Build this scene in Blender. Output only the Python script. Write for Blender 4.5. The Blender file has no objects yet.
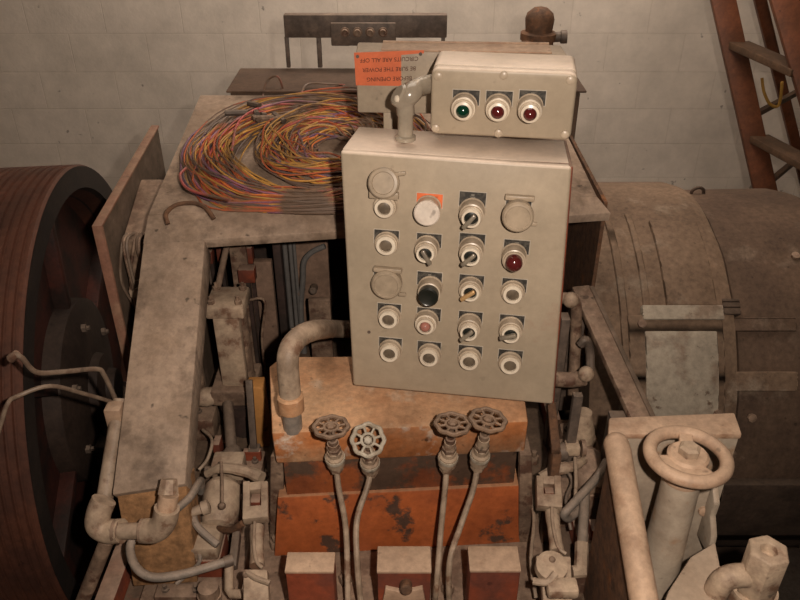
import bpy, bmesh, math, random
from mathutils import Vector, Matrix, noise
random.seed(7)
V = Vector
PI = math.pi
scene = bpy.context.scene
COL = scene.collection
# ------------------------------------------------------------------ camera maths
FPX = 778.0
TH = math.radians(32)
CAM = V((0, 0, 1.9))
FW = V((0, math.cos(TH), -math.sin(TH))); UP = V((0, math.sin(TH), math.cos(TH))); RT = V((1, 0, 0))
FLOOR = -0.2

def ray(px, py):
    return FW + RT * ((px - 400) / FPX) + UP * ((300 - py) / FPX)

def P(px, py, Y=None, Z=None, X=None):
    """world point seen at a photo position, at a given world Y, Z or X"""
    r = ray(px, py)
    t = (Y / r.y) if Y is not None else ((Z - CAM.z) / r.z if Z is not None else X / r.x)
    return CAM + r * t

# ------------------------------------------------------------------ mesh builder
class MB:
    def __init__(self):
        self.bm = bmesh.new()
    def prism(self, pts, off):
        off = V(off); b = self.bm
        a = [b.verts.new(V(p)) for p in pts]; c = [b.verts.new(V(p) + off) for p in pts]
        n = len(pts)
        b.faces.new(a); b.faces.new(list(reversed(c)))
        for i in range(n):
            b.faces.new((a[i], c[i], c[(i + 1) % n], a[(i + 1) % n]))
        return self
    def hexa(self, lo, hi):
        b = self.bm
        a = [b.verts.new(V(p)) for p in lo]; c = [b.verts.new(V(p)) for p in hi]; n = len(lo)
        b.faces.new(list(reversed(a))); b.faces.new(c)
        for i in range(n):
            b.faces.new((a[i], a[(i + 1) % n], c[(i + 1) % n], c[i]))
        return self
    def box(self, c, s, M=None):
        c = V(c); x, y, z = s[0] / 2, s[1] / 2, s[2] / 2
        lo = [V((-x, -y, -z)), V((x, -y, -z)), V((x, y, -z)), V((-x, y, -z))]
        hi = [V((p.x, p.y, z)) for p in lo]
        R = M.to_3x3() if M else Matrix.Identity(3)
        return self.hexa([c + R @ p for p in lo], [c + R @ p for p in hi])
    def b2(self, x0, x1, y0, y1, z0, z1):
        return self.box(((x0 + x1) / 2, (y0 + y1) / 2, (z0 + z1) / 2), (abs(x1 - x0), abs(y1 - y0), abs(z1 - z0)))
    def bar(self, p, q, w, h, upv=(0, 0, 1)):
        p, q = V(p), V(q); d = (q - p).normalized(); s = d.cross(V(upv)).normalized(); u = s.cross(d)
        def ring(c): return [c - s * w / 2 - u * h / 2, c + s * w / 2 - u * h / 2, c + s * w / 2 + u * h / 2, c - s * w / 2 + u * h / 2]
        return self.hexa(ring(p), ring(q))
    def lathe(self, o, ax, prof, seg=28, sx=1.0, ref=None, cap=True):
        o = V(o); ax = V(ax).normalized()
        a = V(ref).normalized() if ref else (V((0, 0, 1)) if abs(ax.z) < .9 else V((1, 0, 0)))
        a = (a - ax * a.dot(ax)).normalized(); c = ax.cross(a); b = self.bm; rings = []
        for h, r in prof:
            rings.append([b.verts.new(o + ax * h + (a * math.cos(2 * PI * i / seg) * sx + c * math.sin(2 * PI * i / seg)) * max(r, 1e-5)) for i in range(seg)])
        for k in range(len(rings) - 1):
            for i in range(seg):
                j = (i + 1) % seg
                b.faces.new((rings[k][i], rings[k][j], rings[k + 1][j], rings[k + 1][i]))
        if cap:
            b.faces.new(list(reversed(rings[0]))); b.faces.new(rings[-1])
        return self
    def cyl(self, p, q, r, r2=None, seg=20):
        p, q = V(p), V(q)
        return self.lathe(p, q - p, [(0, r), ((q - p).length, r if r2 is None else r2)], seg)
    def ball(self, c, r, seg=14, sc=(1, 1, 1)):
        n = 8
        m = bmesh.ops.create_uvsphere(self.bm, u_segments=seg, v_segments=n, radius=r)
        for v in m['verts']:
            v.co = V(c) + V((v.co.x * sc[0], v.co.y * sc[1], v.co.z * sc[2]))
        return self
    def tube(self, pts, r, seg=10, closed=False, sub=6, smooth=True):
        pts = [V(p) for p in pts]
        if smooth and len(pts) > 2:
            out = []; n = len(pts)
            for i in range(n if closed else n - 1):
                if closed: p0, p1, p2, p3 = pts[i - 1], pts[i], pts[(i + 1) % n], pts[(i + 2) % n]
                else: p0, p1, p2, p3 = pts[max(i - 1, 0)], pts[i], pts[i + 1], pts[min(i + 2, n - 1)]
                for k in range(sub):
                    t = k / sub
                    out.append(.5 * ((2 * p1) + (p2 - p0) * t + (2 * p0 - 5 * p1 + 4 * p2 - p3) * t * t + (3 * p1 - p0 - 3 * p2 + p3) * t ** 3))
            if not closed: out.append(pts[-1])
            pts = out
        n = len(pts); b = self.bm; rings = []
        T = [((pts[(i + 1) % n] - pts[i - 1]) if closed else (pts[min(i + 1, n - 1)] - pts[max(i - 1, 0)])).normalized() for i in range(n)]
        a = V((0, 0, 1)) if abs(T[0].z) < .9 else V((1, 0, 0))
        for i in range(n):
            a = (a - T[i] * a.dot(T[i])).normalized(); c = T[i].cross(a)
            rr = r[min(i * len(r) // n, len(r) - 1)] if isinstance(r, (list, tuple)) else r
            rings.append([b.verts.new(pts[i] + (a * math.cos(2 * PI * k / seg) + c * math.sin(2 * PI * k / seg)) * rr) for k in range(seg)])
        for i in range(n if closed else n - 1):
            A, B = rings[i], rings[(i + 1) % n]
            for k in range(seg):
                j = (k + 1) % seg
                b.faces.new((A[k], A[j], B[j], B[k]))
        if not closed:
            b.faces.new(list(reversed(rings[0]))); b.faces.new(rings[-1])
        return self
    def torus(self, c, ax, R, r, seg=36, ms=10, sc=1.0):
        ax = V(ax).normalized(); a = V((1, 0, 0)) if abs(ax.x) < .8 else V((0, 1, 0))
        a = (a - ax * a.dot(ax)).normalized(); d = ax.cross(a)
        return self.tube([V(c) + (a * math.cos(2 * PI * i / seg) + d * math.sin(2 * PI * i / seg)) * R for i in range(seg)], r, ms, closed=True, smooth=False)
    def holed(self, c, ax, R, holes, th, seg=48, ref=(0, 0, 1)):
        """flat disc plate with a circle of holes left open between rim, spokes and hub is made elsewhere"""
        return self

def tag(o, label=None, cat=None, group=None, kind=None):
    if label: o['label'] = label
    if cat: o['category'] = cat
    if group: o['group'] = group
    if kind: o['kind'] = kind
    return o

def thing(name, loc, label, cat, group=None):
    o = bpy.data.objects.new(name, None); COL.objects.link(o)
    o.location = V(loc); o.empty_display_size = .05
    return tag(o, label, cat, group)

def obj(name, mb, m, parent=None, bevel=0, bseg=2, ang=35, warp=0, wscale=8):
    bm = mb.bm if isinstance(mb, MB) else mb
    bmesh.ops.recalc_face_normals(bm, faces=bm.faces)
    if bevel:
        es = [e for e in bm.edges if len(e.link_faces) == 2 and e.calc_face_angle(0) > math.radians(40)]
        bmesh.ops.bevel(bm, geom=es, offset=bevel, segments=bseg, affect='EDGES', clamp_overlap=True, profile=.5)
    if warp:
        for v in bm.verts:
            v.co += noise.noise_vector(v.co * wscale) * warp
    me = bpy.data.meshes.new(name); bm.to_mesh(me); bm.free()
    me.polygons.foreach_set('use_smooth', [True] * len(me.polygons))
    me.set_sharp_from_angle(angle=math.radians(ang))
    me.materials.append(m)
    o = bpy.data.objects.new(name, me); COL.objects.link(o)
    if parent is not None:
        o.parent = parent
        if parent.type == 'EMPTY':
            o.matrix_parent_inverse = Matrix.Translation(-V(parent.location))
        else:
            o.matrix_parent_inverse = Matrix.Identity(4)
    else:
        xs = [v.co for v in me.vertices]
        c = V(((min(p.x for p in xs) + max(p.x for p in xs)) / 2, (min(p.y for p in xs) + max(p.y for p in xs)) / 2, min(p.z for p in xs)))
        me.transform(Matrix.Translation(-c)); o.location = c
    return o

# ------------------------------------------------------------------ materials
def mat(name, base, second=None, rough=.6, metal=0., scale=12, thr=(.42, .6), bump=.15, bscale=90, dust=0., dustcol=(.34, .26, .19), fine=.12, third=None, t3=(.6, .66), s3=6, spec=.35, stain=.25):
    m = bpy.data.materials.new(name); m.use_nodes = True
    nt = m.node_tree; N = nt.nodes; L = nt.links; bs = N['Principled BSDF']
    tc = N.new('ShaderNodeTexCoord').outputs['Object']
    def nz(sc, det=5, rgh=.6):
        n = N.new('ShaderNodeTexNoise'); n.inputs['Scale'].default_value = sc; n.inputs['Detail'].default_value = det; n.inputs['Roughness'].default_value = rgh
        L.new(tc, n.inputs['Vector']); return n.outputs['Fac']
    def rng(f, a, b, lo=0, hi=1):
        r = N.new('ShaderNodeMapRange'); r.inputs['From Min'].default_value = a; r.inputs['From Max'].default_value = b
        r.inputs['To Min'].default_value = lo; r.inputs['To Max'].default_value = hi; L.new(f, r.inputs['Value']); return r.outputs['Result']
    def mix(f, a, b, mode='MIX'):
        x = N.new('ShaderNodeMix'); x.data_type = 'RGBA'; x.blend_type = mode
        if hasattr(f, 'is_linked') or hasattr(f, 'links'): L.new(f, x.inputs[0])
        else: x.inputs[0].default_value = f
        for s, v in ((x.inputs[6], a), (x.inputs[7], b)):
            if isinstance(v, tuple): s.default_value = (*v[:3], 1)
            else: L.new(v, s)
        return x.outputs[2]
    col = tuple(base)
    if second: col = mix(rng(nz(scale), *thr), col, tuple(second))
    if third: col = mix(rng(nz(s3, 6, .65), *t3), col, tuple(third))
    if dust:
        g = N.new('ShaderNodeNewGeometry'); sp = N.new('ShaderNodeSeparateXYZ'); L.new(g.outputs['Normal'], sp.inputs[0])
        a = rng(sp.outputs['Z'], .25, .85, 0, dust)
        mu = N.new('ShaderNodeMath'); mu.operation = 'MULTIPLY'; L.new(a, mu.inputs[0]); L.new(rng(nz(9, 5), .25, .5, .55, 1), mu.inputs[1])
        col = mix(mu.outputs[0], col, tuple(dustcol))
    if fine:
        v = rng(nz(70, 4, .7), .3, .7, 1 - fine * 1.6, 1 + fine)
        cx = N.new('ShaderNodeCombineColor')
        for i in range(3): L.new(v, cx.inputs[i])
        col = mix(1.0, col, cx.outputs[0], 'MULTIPLY')
    if stain:
        v = rng(nz(3.7, 6, .62), .32, .66, 1 - stain, 1 + stain * .45)
        sp2 = rng(nz(46, 2, .5), .70, .76, 1, 1 - stain * 1.6)
        m2 = N.new('ShaderNodeMath'); m2.operation = 'MULTIPLY'; L.new(v, m2.inputs[0]); L.new(sp2, m2.inputs[1])
        cx = N.new('ShaderNodeCombineColor')
        for i in range(3): L.new(m2.outputs[0], cx.inputs[i])
        col = mix(1.0, col, cx.outputs[0], 'MULTIPLY')
    if isinstance(col, tuple): bs.inputs['Base Color'].default_value = (*col, 1)
    else: L.new(col, bs.inputs['Base Color'])
    bs.inputs['Roughness'].default_value = rough; bs.inputs['Metallic'].default_value = metal
    bs.inputs['Specular IOR Level'].default_value = spec
    if bump:
        bp = N.new('ShaderNodeBump'); bp.inputs['Strength'].default_value = bump; bp.inputs['Distance'].default_value = .003
        L.new(nz(bscale, 5, .7), bp.inputs['Height']); L.new(bp.outputs[0], bs.inputs['Normal'])
    return m

DC = (.40, .29, .215)
M = {}
M['boxgrey'] = mat('box_grey_enamel', (.415, .335, .243), (.365, .295, .213), rough=.42, scale=6, bump=.05, dust=1.0, dustcol=(.86, .71, .58), fine=.05, third=(.37, .25, .18), t3=(.64, .76), s3=9, spec=.4, stain=.09)
M['frame'] = mat('frame_dusty_paint', (.42, .31, .23), (.31, .22, .155), rough=.75, scale=14, thr=(.45, .62), dust=.4, dustcol=(.34, .24, .17), fine=.16, third=(.15, .105, .075), t3=(.53, .66), s3=10, stain=.38)
M['frameend'] = mat('bare_board_end', (.36, .19, .085), (.24, .125, .055), rough=.85, scale=40, fine=.25, bump=.5)
M['duststeel'] = mat('dusty_steel', (.28, .19, .13), (.15, .095, .065), rough=.7, scale=26, dust=.5, dustcol=(.36, .25, .18), fine=.2, third=(.11, .055, .035), t3=(.52, .60), s3=24, stain=.35)
M['lightsteel'] = mat('light_dusty_casting', (.45, .335, .235), (.29, .20, .14), rough=.65, scale=24, dust=.4, dustcol=(.46, .345, .25), fine=.16, third=(.19, .105, .065), t3=(.54, .63), s3=24, stain=.32)
M['darksteel'] = mat('dark_oily_steel', (.10, .075, .06), (.15, .11, .085), rough=.55, scale=20, dust=.5, dustcol=(.25, .18, .13), fine=.2)
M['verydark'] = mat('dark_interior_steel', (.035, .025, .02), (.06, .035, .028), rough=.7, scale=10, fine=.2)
M['redox'] = mat('red_oxide_paint', (.24, .055, .025), (.15, .045, .028), rough=.55, scale=16, dust=.75, dustcol=DC, fine=.15)
M['orange'] = mat('worn_orange_paint', (.44, .115, .034), (.31, .08, .028), rough=.5, scale=7, thr=(.45, .68), dust=.8, dustcol=(.40, .22, .12), fine=.14, third=(.095, .052, .035), t3=(.55, .60), s3=11, spec=.4, stain=.25)
M['orangedark'] = mat('stained_orange_paint', (.36, .10, .032), (.22, .065, .028), rough=.5, scale=9, thr=(.4, .6), fine=.14, third=(.10, .06, .04), t3=(.48, .56), s3=8, spec=.4, stain=.3)
M['orangelid'] = mat('dusty_tank_lid', (.46, .165, .055), (.50, .28, .15), rough=.7, scale=7, thr=(.42, .62), dust=.65, dustcol=(.66, .42, .25), fine=.18, third=(.62, .52, .42), t3=(.56, .66), s3=12, stain=.45)
M['pipe'] = mat('dusty_pipe', (.40, .30, .215), (.25, .18, .125), rough=.55, scale=30, dust=.35, dustcol=DC, fine=.14, third=(.19, .105, .065), t3=(.55, .64), s3=26, stain=.3)
M['tubebrown'] = mat('brown_thin_tube', (.22, .16, .115), (.15, .10, .07), rough=.5, scale=40, fine=.1)
M['pipebright'] = mat('shiny_grey_fitting', (.40, .34, .26), (.30, .25, .19), rough=.22, scale=12, bump=.03, fine=.05, spec=.9)
M['conduit'] = mat('grey_flexible_conduit', (.19, .165, .14), (.28, .23, .19), rough=.45, scale=40, bump=.4, bscale=260, dust=.4, dustcol=DC, fine=.1)
M['sheave'] = mat('rusty_grooved_iron', (.098, .036, .021), (.065, .026, .017), rough=.6, scale=9, dust=.15, dustcol=(.11, .055, .035), fine=.15)
M['sheaveface'] = mat('dark_red_iron_face', (.060, .015, .009), (.022, .010, .007), rough=.7, scale=9, fine=.2)
M['sheaverim'] = mat('black_rim_face', (.026, .018, .014), (.018, .013, .011), rough=.65, scale=12, fine=.2)
M['panelred'] = mat('brown_guard_edge', (.27, .13, .085), (.33, .20, .13), rough=.7, scale=14, dust=.5, dustcol=(.3, .2, .14), fine=.15)
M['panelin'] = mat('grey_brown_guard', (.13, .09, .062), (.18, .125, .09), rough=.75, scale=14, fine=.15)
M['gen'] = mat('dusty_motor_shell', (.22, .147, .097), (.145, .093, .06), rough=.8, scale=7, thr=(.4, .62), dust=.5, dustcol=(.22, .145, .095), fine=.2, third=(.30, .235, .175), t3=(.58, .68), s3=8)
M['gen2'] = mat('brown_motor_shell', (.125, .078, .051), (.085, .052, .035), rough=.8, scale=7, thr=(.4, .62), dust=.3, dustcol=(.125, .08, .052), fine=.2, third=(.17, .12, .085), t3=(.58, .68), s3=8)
M['hubdark'] = mat('dark_hub_iron', (.045, .028, .02), (.03, .018, .013), rough=.7, scale=9, fine=.2)
M['genpale'] = mat('pale_bare_patch', (.42, .36, .28), (.25, .18, .13), rough=.75, scale=12, thr=(.5, .62), fine=.15, dust=.2, third=(.14, .09, .06), t3=(.64, .70), s3=22)
M['gendark'] = mat('dark_motor_base', (.085, .055, .038), (.055, .035, .025), rough=.8, scale=9, dust=.4, dustcol=(.14, .10, .07), fine=.2)
M['wood'] = mat('brown_ladder_wood', (.15, .050, .022), (.10, .036, .016), rough=.5, scale=10, fine=.15)
M['wooddark'] = mat('dark_ladder_tread', (.07, .038, .02), (.10, .055, .03), rough=.6, scale=12, fine=.2)
M['ring'] = mat('pale_metal_ring', (.78, .68, .54), (.66, .56, .44), rough=.3, scale=30, bump=.03, fine=.05, spec=.6, stain=0)
M['capgrey'] = mat('dull_grey_cap', (.40, .315, .225), (.33, .26, .185), rough=.4, scale=30, bump=.03, fine=.08, stain=.15)
M['ringbody'] = mat('pale_grey_bushing', (.50, .405, .30), (.42, .335, .245), rough=.36, scale=30, bump=.03, fine=.06, spec=.6, stain=.1)
M['btn'] = mat('grey_button', (.17, .13, .09), (.11, .085, .06), rough=.4, scale=60, bump=0, fine=.1)
M['btndark'] = mat('black_button', (.012, .014, .011), (.02, .02, .016), rough=.3, scale=40, bump=0, fine=0, spec=.6)
M['mush'] = mat('white_button_cap', (.78, .68, .58), (.68, .57, .48), rough=.45, scale=40, bump=.05, fine=.08)
M['legend'] = mat('black_legend_plate', (.035, .032, .028), (.09, .08, .066), rough=.5, scale=160, thr=(.45, .6), bump=0, fine=.1)
M['legendrim'] = mat('pale_plate_edge', (.50, .44, .36), rough=.4, bump=0, fine=.05)
M['legendorange'] = mat('orange_legend_plate', (.75, .17, .06), rough=.5, bump=0, fine=.08)
M['ink'] = mat('dark_lettering', (.10, .03, .015), rough=.6, bump=0, fine=0)
M['inkpale'] = mat('pale_lettering', (.40, .36, .30), rough=.6, bump=0, fine=0)
M['sign'] = mat('orange_sign', (.74, .17, .065), (.66, .15, .06), rough=.5, scale=20, bump=.02, fine=.06)
M['brass'] = mat('bright_brass_lever', (.65, .40, .18), rough=.3, metal=.3, bump=.05, fine=.1)
M['lever'] = mat('grey_selector_lever', (.24, .20, .155), (.32, .27, .20), rough=.3, scale=50, bump=0, fine=.05, spec=.8, metal=.2)
M['lensg'] = mat('dark_green_lens', (.004, .035, .018), rough=.12, bump=0, fine=0, spec=.9)
M['lensr'] = mat('dark_red_lens', (.10, .014, .014), rough=.12, bump=0, fine=0, spec=.9)
M['lenspink'] = mat('faded_pink_lens', (.40, .17, .13), rough=.3, bump=0, fine=0)
M['rusty'] = mat('rust_brown', (.17, .085, .045), (.11, .06, .036), rough=.8, scale=30, fine=.25, bump=.5, third=(.26, .10, .035), t3=(.58, .66), s3=14)
M['innerpanel'] = mat('brown_inner_panel', (.26, .165, .115), (.18, .115, .08), rough=.8, scale=12, fine=.15)
M['trough'] = mat('grey_trough_enamel', (.40, .325, .24), (.34, .275, .205), rough=.5, scale=8, bump=.04, dust=.3, dustcol=(.45, .34, .26), fine=.08, stain=.15)
M['handrust'] = mat('rusty_valve_wheel', (.20, .115, .065), (.13, .075, .045), rough=.75, scale=40, fine=.2, dust=.5, dustcol=DC)
M['handwhite'] = mat('pale_valve_wheel', (.50, .44, .35), (.33, .27, .2), rough=.6, scale=60, fine=.15)
M['pinkcast'] = mat('pinkish_dusty_casting', (.50, .335, .225), (.40, .26, .175), rough=.6, scale=16, dust=.45, dustcol=(.52, .375, .265), fine=.14, third=(.33, .19, .115), t3=(.54, .64), s3=20, stain=.25)
M['greycast'] = mat('grey_dusty_casting', (.42, .345, .265), (.33, .26, .195), rough=.6, scale=12, dust=.6, dustcol=(.50, .37, .27), fine=.1, third=(.30, .17, .09), t3=(.60, .70), s3=9)
M['amber'] = mat('amber_block', (.55, .26, .08), rough=.6, fine=.1)
M['shelf'] = mat('brown_steel_box', (.13, .08, .052), (.09, .055, .036), rough=.7, scale=9, dust=.5, dustcol=(.10, .06, .04), fine=.15)
M['bluegrey'] = mat('blue_grey_pipe', (.16, .15, .14), rough=.5, fine=.1)
M['glass'] = mat('cloudy_jar', (.30, .26, .19), rough=.15, bump=0, fine=.05, spec=.8)
M['floor'] = mat('dark_concrete_floor', (.09, .07, .055), (.06, .045, .035), rough=.9, scale=5, fine=.2)
M['bed'] = mat('dusty_bedplate', (.13, .085, .055), (.08, .05, .035), rough=.8, scale=16, dust=.4, dustcol=(.19, .13, .09), fine=.2, third=(.17, .05, .03), t3=(.62, .68), s3=12)

def wall_mat():
    m = bpy.data.materials.new('painted_concrete_block'); m.use_nodes = True
    nt = m.node_tree; N = nt.nodes; L = nt.links; bs = N['Principled BSDF']
    g = N.new('ShaderNodeNewGeometry'); s = N.new('ShaderNodeSeparateXYZ'); L.new(g.outputs['Position'], s.inputs[0])
    a = N.new('ShaderNodeMath'); a.operation = 'ADD'; L.new(s.outputs['X'], a.inputs[0]); L.new(s.outputs['Y'], a.inputs[1])
    c = N.new('ShaderNodeCombineXYZ'); L.new(a.outputs[0], c.inputs[0]); L.new(s.outputs['Z'], c.inputs[1])
    mp = N.new('ShaderNodeMapping'); mp.inputs['Location'].default_value = (.17, .065, 0); L.new(c.outputs[0], mp.inputs[0])
    b = N.new('ShaderNodeTexBrick'); L.new(mp.outputs[0], b.inputs[0])
    b.inputs['Scale'].default_value = 1; b.inputs['Brick Width'].default_value = .4; b.inputs['Row Height'].default_value = .2
    b.inputs['Mortar Size'].default_value = .0035; b.inputs['Mortar Smooth'].default_value = .6
    b.inputs['Color1'].default_value = (.66, .57, .48, 1); b.inputs['Color2'].default_value = (.63, .545, .455, 1); b.inputs['Mortar'].default_value = (.585, .50, .415, 1)
    n = N.new('ShaderNodeTexNoise'); n.inputs['Scale'].default_value = 3.5; n.inputs['Detail'].default_value = 8; n.inputs['Roughness'].default_value = .7; L.new(g.outputs['Position'], n.inputs[0])
    r = N.new('ShaderNodeMapRange'); r.inputs['From Min'].default_value = .3; r.inputs['From Max'].default_value = .7; r.inputs['To Min'].default_value = .74; r.inputs['To Max'].default_value = 1.08; L.new(n.outputs[0], r.inputs[0])
    n2 = N.new('ShaderNodeTexNoise'); n2.inputs['Scale'].default_value = 22; n2.inputs['Detail'].default_value = 4; L.new(g.outputs['Position'], n2.inputs[0])
    r2 = N.new('ShaderNodeMapRange'); r2.inputs['From Min'].default_value = .70; r2.inputs['From Max'].default_value = .76; r2.inputs['To Min'].default_value = 1; r2.inputs['To Max'].default_value = .45; L.new(n2.outputs[0], r2.inputs[0])
    mu = N.new('ShaderNodeMath'); mu.operation = 'MULTIPLY'; L.new(r.outputs[0], mu.inputs[0]); L.new(r2.outputs[0], mu.inputs[1])
    cc = N.new('ShaderNodeCombineColor'); [L.new(mu.outputs[0], cc.inputs[i]) for i in range(3)]
    x = N.new('ShaderNodeMix'); x.data_type = 'RGBA'; x.blend_type = 'MULTIPLY'; x.inputs[0].default_value = 1; L.new(b.outputs[0], x.inputs[6]); L.new(cc.outputs[0], x.inputs[7])
    L.new(x.outputs[2], bs.inputs['Base Color']); bs.inputs['Roughness'].default_value = .75
    n3 = N.new('ShaderNodeTexNoise'); n3.inputs['Scale'].default_value = 60; L.new(g.outputs['Position'], n3.inputs[0])
    sb = N.new('ShaderNodeMath'); sb.operation = 'MULTIPLY_ADD'; sb.inputs[1].default_value = -1.5; L.new(b.outputs['Fac'], sb.inputs[0]); L.new(n3.outputs[0], sb.inputs[2])
    bp = N.new('ShaderNodeBump'); bp.inputs['Strength'].default_value = .3; bp.inputs['Distance'].default_value = .004; L.new(sb.outputs[0], bp.inputs['Height']); L.new(bp.outputs[0], bs.inputs['Normal'])
    return m
M['wall'] = wall_mat()

# ------------------------------------------------------------------ room
YW = 4.15
def struct(name, mb, m):
    o = obj(name, mb, m); o['kind'] = 'structure'; return o
struct('floor', MB().b2(-3.2, 3.6, -1.5, YW + .1, FLOOR - .1, FLOOR), M['floor'])
struct('wall_back', MB().b2(-3.2, 3.6, YW, YW + .2, FLOOR, 3.0), M['wall'])
struct('wall_left', MB().b2(-3.4, -3.2, -1.5, YW + .2, FLOOR, 3.0), M['wall'])
struct('wall_right', MB().b2(3.6, 3.8, -1.5, YW + .2, FLOOR, 3.0), M['wall'])
struct('ceiling', MB().b2(-3.4, 3.8, -1.5, YW + .2, 3.0, 3.1), M['wall'])

# ------------------------------------------------------------------ bedplate
bedr = thing('machine_bed', (-.05, 1.5, FLOOR), 'dusty steel bed with red channel sides carrying the whole machine', 'machine bed')
obj('bed_block', MB().b2(-.50, .335, .62, 1.92, FLOOR, .70), M['bed'], bedr, .006)
obj('side_channel', MB().b2(-.535, -.50, .62, 1.92, .50, .735), M['redox'], bedr, .003)
obj('side_channel', MB().b2(.335, .365, .98, 1.92, .60, .735), M['redox'], bedr, .003)
obj('raised_pad', MB().b2(-.27, .275, .66, 1.24, .68, .702), M['duststeel'], bedr, .004)
obj('raised_pad', MB().b2(-.46, -.285, .72, 1.08, .68, .725), M['duststeel'], bedr, .003)

# ------------------------------------------------------------------ sheave (left)
yw = .1214
sc = V((-.75, 1.5696, .658)); sn = V((math.cos(yw), math.sin(yw), 0))
sh = thing('grooved_sheave', (sc.x - .25, sc.y, FLOOR), 'huge rust-brown grooved wheel with a black rim face at the far left', 'wheel')
R = .561
prof = [(-.62, R - .12), (-.62, R - .015), (-.61, R)]
s = -.60
while s < -.02:
    prof += [(s, R), (s + .006, R), (s + .0075, R - .006), (s + .0125, R - .006), (s + .014, R)]
    s += .0185
prof += [(-.006, R), (0, R - .006), (0, R - .055), (-.03, R - .07), (-.10, R - .085), (-.62, R - .12)]
obj('grooved_rim', MB().lathe(sc, sn, prof, 128, cap=False), M['sheave'], sh, ang=30)
obj('rim_face', MB().lathe(sc, sn, [(.0015, R - .004), (.0015, R - .056), (-.05, R - .075), (-.052, R - .06), (0.0005, R - .03), (.0005, R - .004)], 96, cap=False), M['sheaverim'], sh)
obj('web_disc', MB().lathe(sc, sn, [(-.12, R - .08), (-.08, R - .085), (-.08, .18), (-.12, .18)], 72), M['sheaveface'], sh)
hub = obj('hub', MB().lathe(sc, sn, [(-.10, .235), (-.04, .23), (-.035, .215), (-.02, .09), (.0, .085), (.01, .05), (.03, .045)], 56), M['hubdark'], sh)
for k in range(6):
    a = k * PI / 3 + .4
    rd = V((-math.sin(yw) * math.cos(a), math.cos(yw) * math.cos(a), math.sin(a)))
    obj('spoke_rib', MB().bar(sc + sn * -.07 + rd * .22, sc + sn * -.07 + rd * (R - .09), .025, .05, upv=sn), M['sheaveface'], sh, .004)
    obj('hub_bolt', MB().lathe(sc + sn * -.02 + rd * .17, sn, [(-.015, .011), (.0, .011), (.001, .006), (.008, .006)], 6), M['darksteel'], hub)
obj('axle_pedestal', MB().b2(-.80, -.725, 1.45, 1.70, FLOOR, .56), M['gendark'], sh, .01)

# ------------------------------------------------------------------ guard panel between wheel and frame
gx = -.615
g = thing('guard_panel', (gx, 1.66, FLOOR), 'upright brown steel guard panel between the grooved wheel and the frame arm', 'panel')
def gp(px, py): return P(px, py, X=gx)
p1, p2, p3 = gp(155, 125), gp(97, 225), gp(92, 430)
zt, zn = p1.z, p2.z
yf, yn = p1.y, p2.y
obj('side_plate', MB().prism([(gx - .002, yn + .01, FLOOR + .0), (gx - .002, yf, FLOOR), (gx - .002, yf, zt - .004), (gx - .002, yn + .01, zn - .004)], (.008, 0, 0)), M['panelin'], g)
obj('edge_flange', MB().hexa([(gx - .010, yn, zn - .006), (gx + .010, yn, zn - .006), (gx + .010, yf, zt - .006), (gx - .010, yf, zt - .006)],
                             [(gx - .010, yn, zn), (gx + .010, yn, zn), (gx + .010, yf, zt), (gx - .010, yf, zt)])
    .b2(gx - .010, gx + .010, yn - .004, yn + .006, FLOOR, zn), M['panelred'], g, .0015)
# junction box and loose wiring on the inside of the panel
jb = thing('terminal_housing', (gx + .045, 1.6, FLOOR), 'dusty narrow terminal housing with loose wires beside the guard panel', 'terminal box')
h1, h2, h3, h4 = P(124, 240, X=gx + .016), P(148, 243, X=-.539), P(163, 184, X=-.539), P(146, 184, X=gx + .016)
h1.y = h2.y = (h1.y + h2.y) / 2; h3.y = h4.y = (h3.y + h4.y) / 2; h1.z = h2.z; h4.z = h3.z
obj('housing', MB().hexa([V((p.x, p.y, FLOOR)) for p in (h1, h2, h3, h4)], [h1, h2, h3, h4]), M['duststeel'], jb, .005)
for k in range(7):
    y0 = h1.y - .012 - .006 * (k % 3); x0 = gx + .022 + .008 * k; z1 = h1.z - .01 - .03 * (k % 3)
    obj('wire', MB().tube([(x0, h1.y + .02, h1.z + .006), (x0 + random.uniform(-.006, .006), y0, h1.z - .004), (x0 + random.uniform(-.022, .022), y0 - .014, z1 - .08), (x0 + random.uniform(-.022, .022), y0 - .006, z1 - .17), (x0, h1.y - .004, z1 - .25)], .0035, 6),
        M['duststeel' if k % 2 else 'tubebrown'], jb)
obj('cable_gland', MB().lathe((gx + .045, h1.y, h1.z - .12), (0, -1, .3), [(-.02, .02), (.015, .02), (.017, .026), (.03, .026), (.032, .012), (.05, .012)], 12), M['lightsteel'], jb)
obj('cable_gland', MB().lathe((gx + .045, h1.y, h1.z - .24), (0, -1, 0), [(-.02, .018), (.015, .018), (.017, .023), (.03, .023)], 12), M['duststeel'], jb)

# ------------------------------------------------------------------ main frame (saddle)
BL = P(200, 95, Z=1.30); BRr = P(548, 95, Z=1.30)
ML = P(148, 215, Z=1.22); MR = P(597, 196, Z=1.22)
FLi = P(205, 240, Z=1.186); FRr = P(611, 213, Z=1.19)
FLo = P(143, 243, Z=1.186)
mf = thing('machine_table', (-.05, 1.6, .70), 'large dusty beige steel table plate with a long arm reaching down at the left', 'machine table')
dn = V((0, .006, -.014))
obj('top_plate', MB().prism([BL, BRr, MR, ML], dn), M['frame'], mf, .002)
obj('front_lip', MB().prism([ML, MR, FRr, FLi, FLo], (0, .004, -.020)), M['frame'], mf, .0015)
AL = P(112, 495, Y=.934); AR = P(185, 484, Y=.955)
obj('side_arm', MB().prism([FLo + V((0, .002, .0)), FLi + V((0, .001, .0)), AR, AL], (0, .030, -.050)), M['frame'], mf, .003)
e1 = P(192, 556, Z=.80); e0 = P(126, 560, Z=.80)
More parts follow.
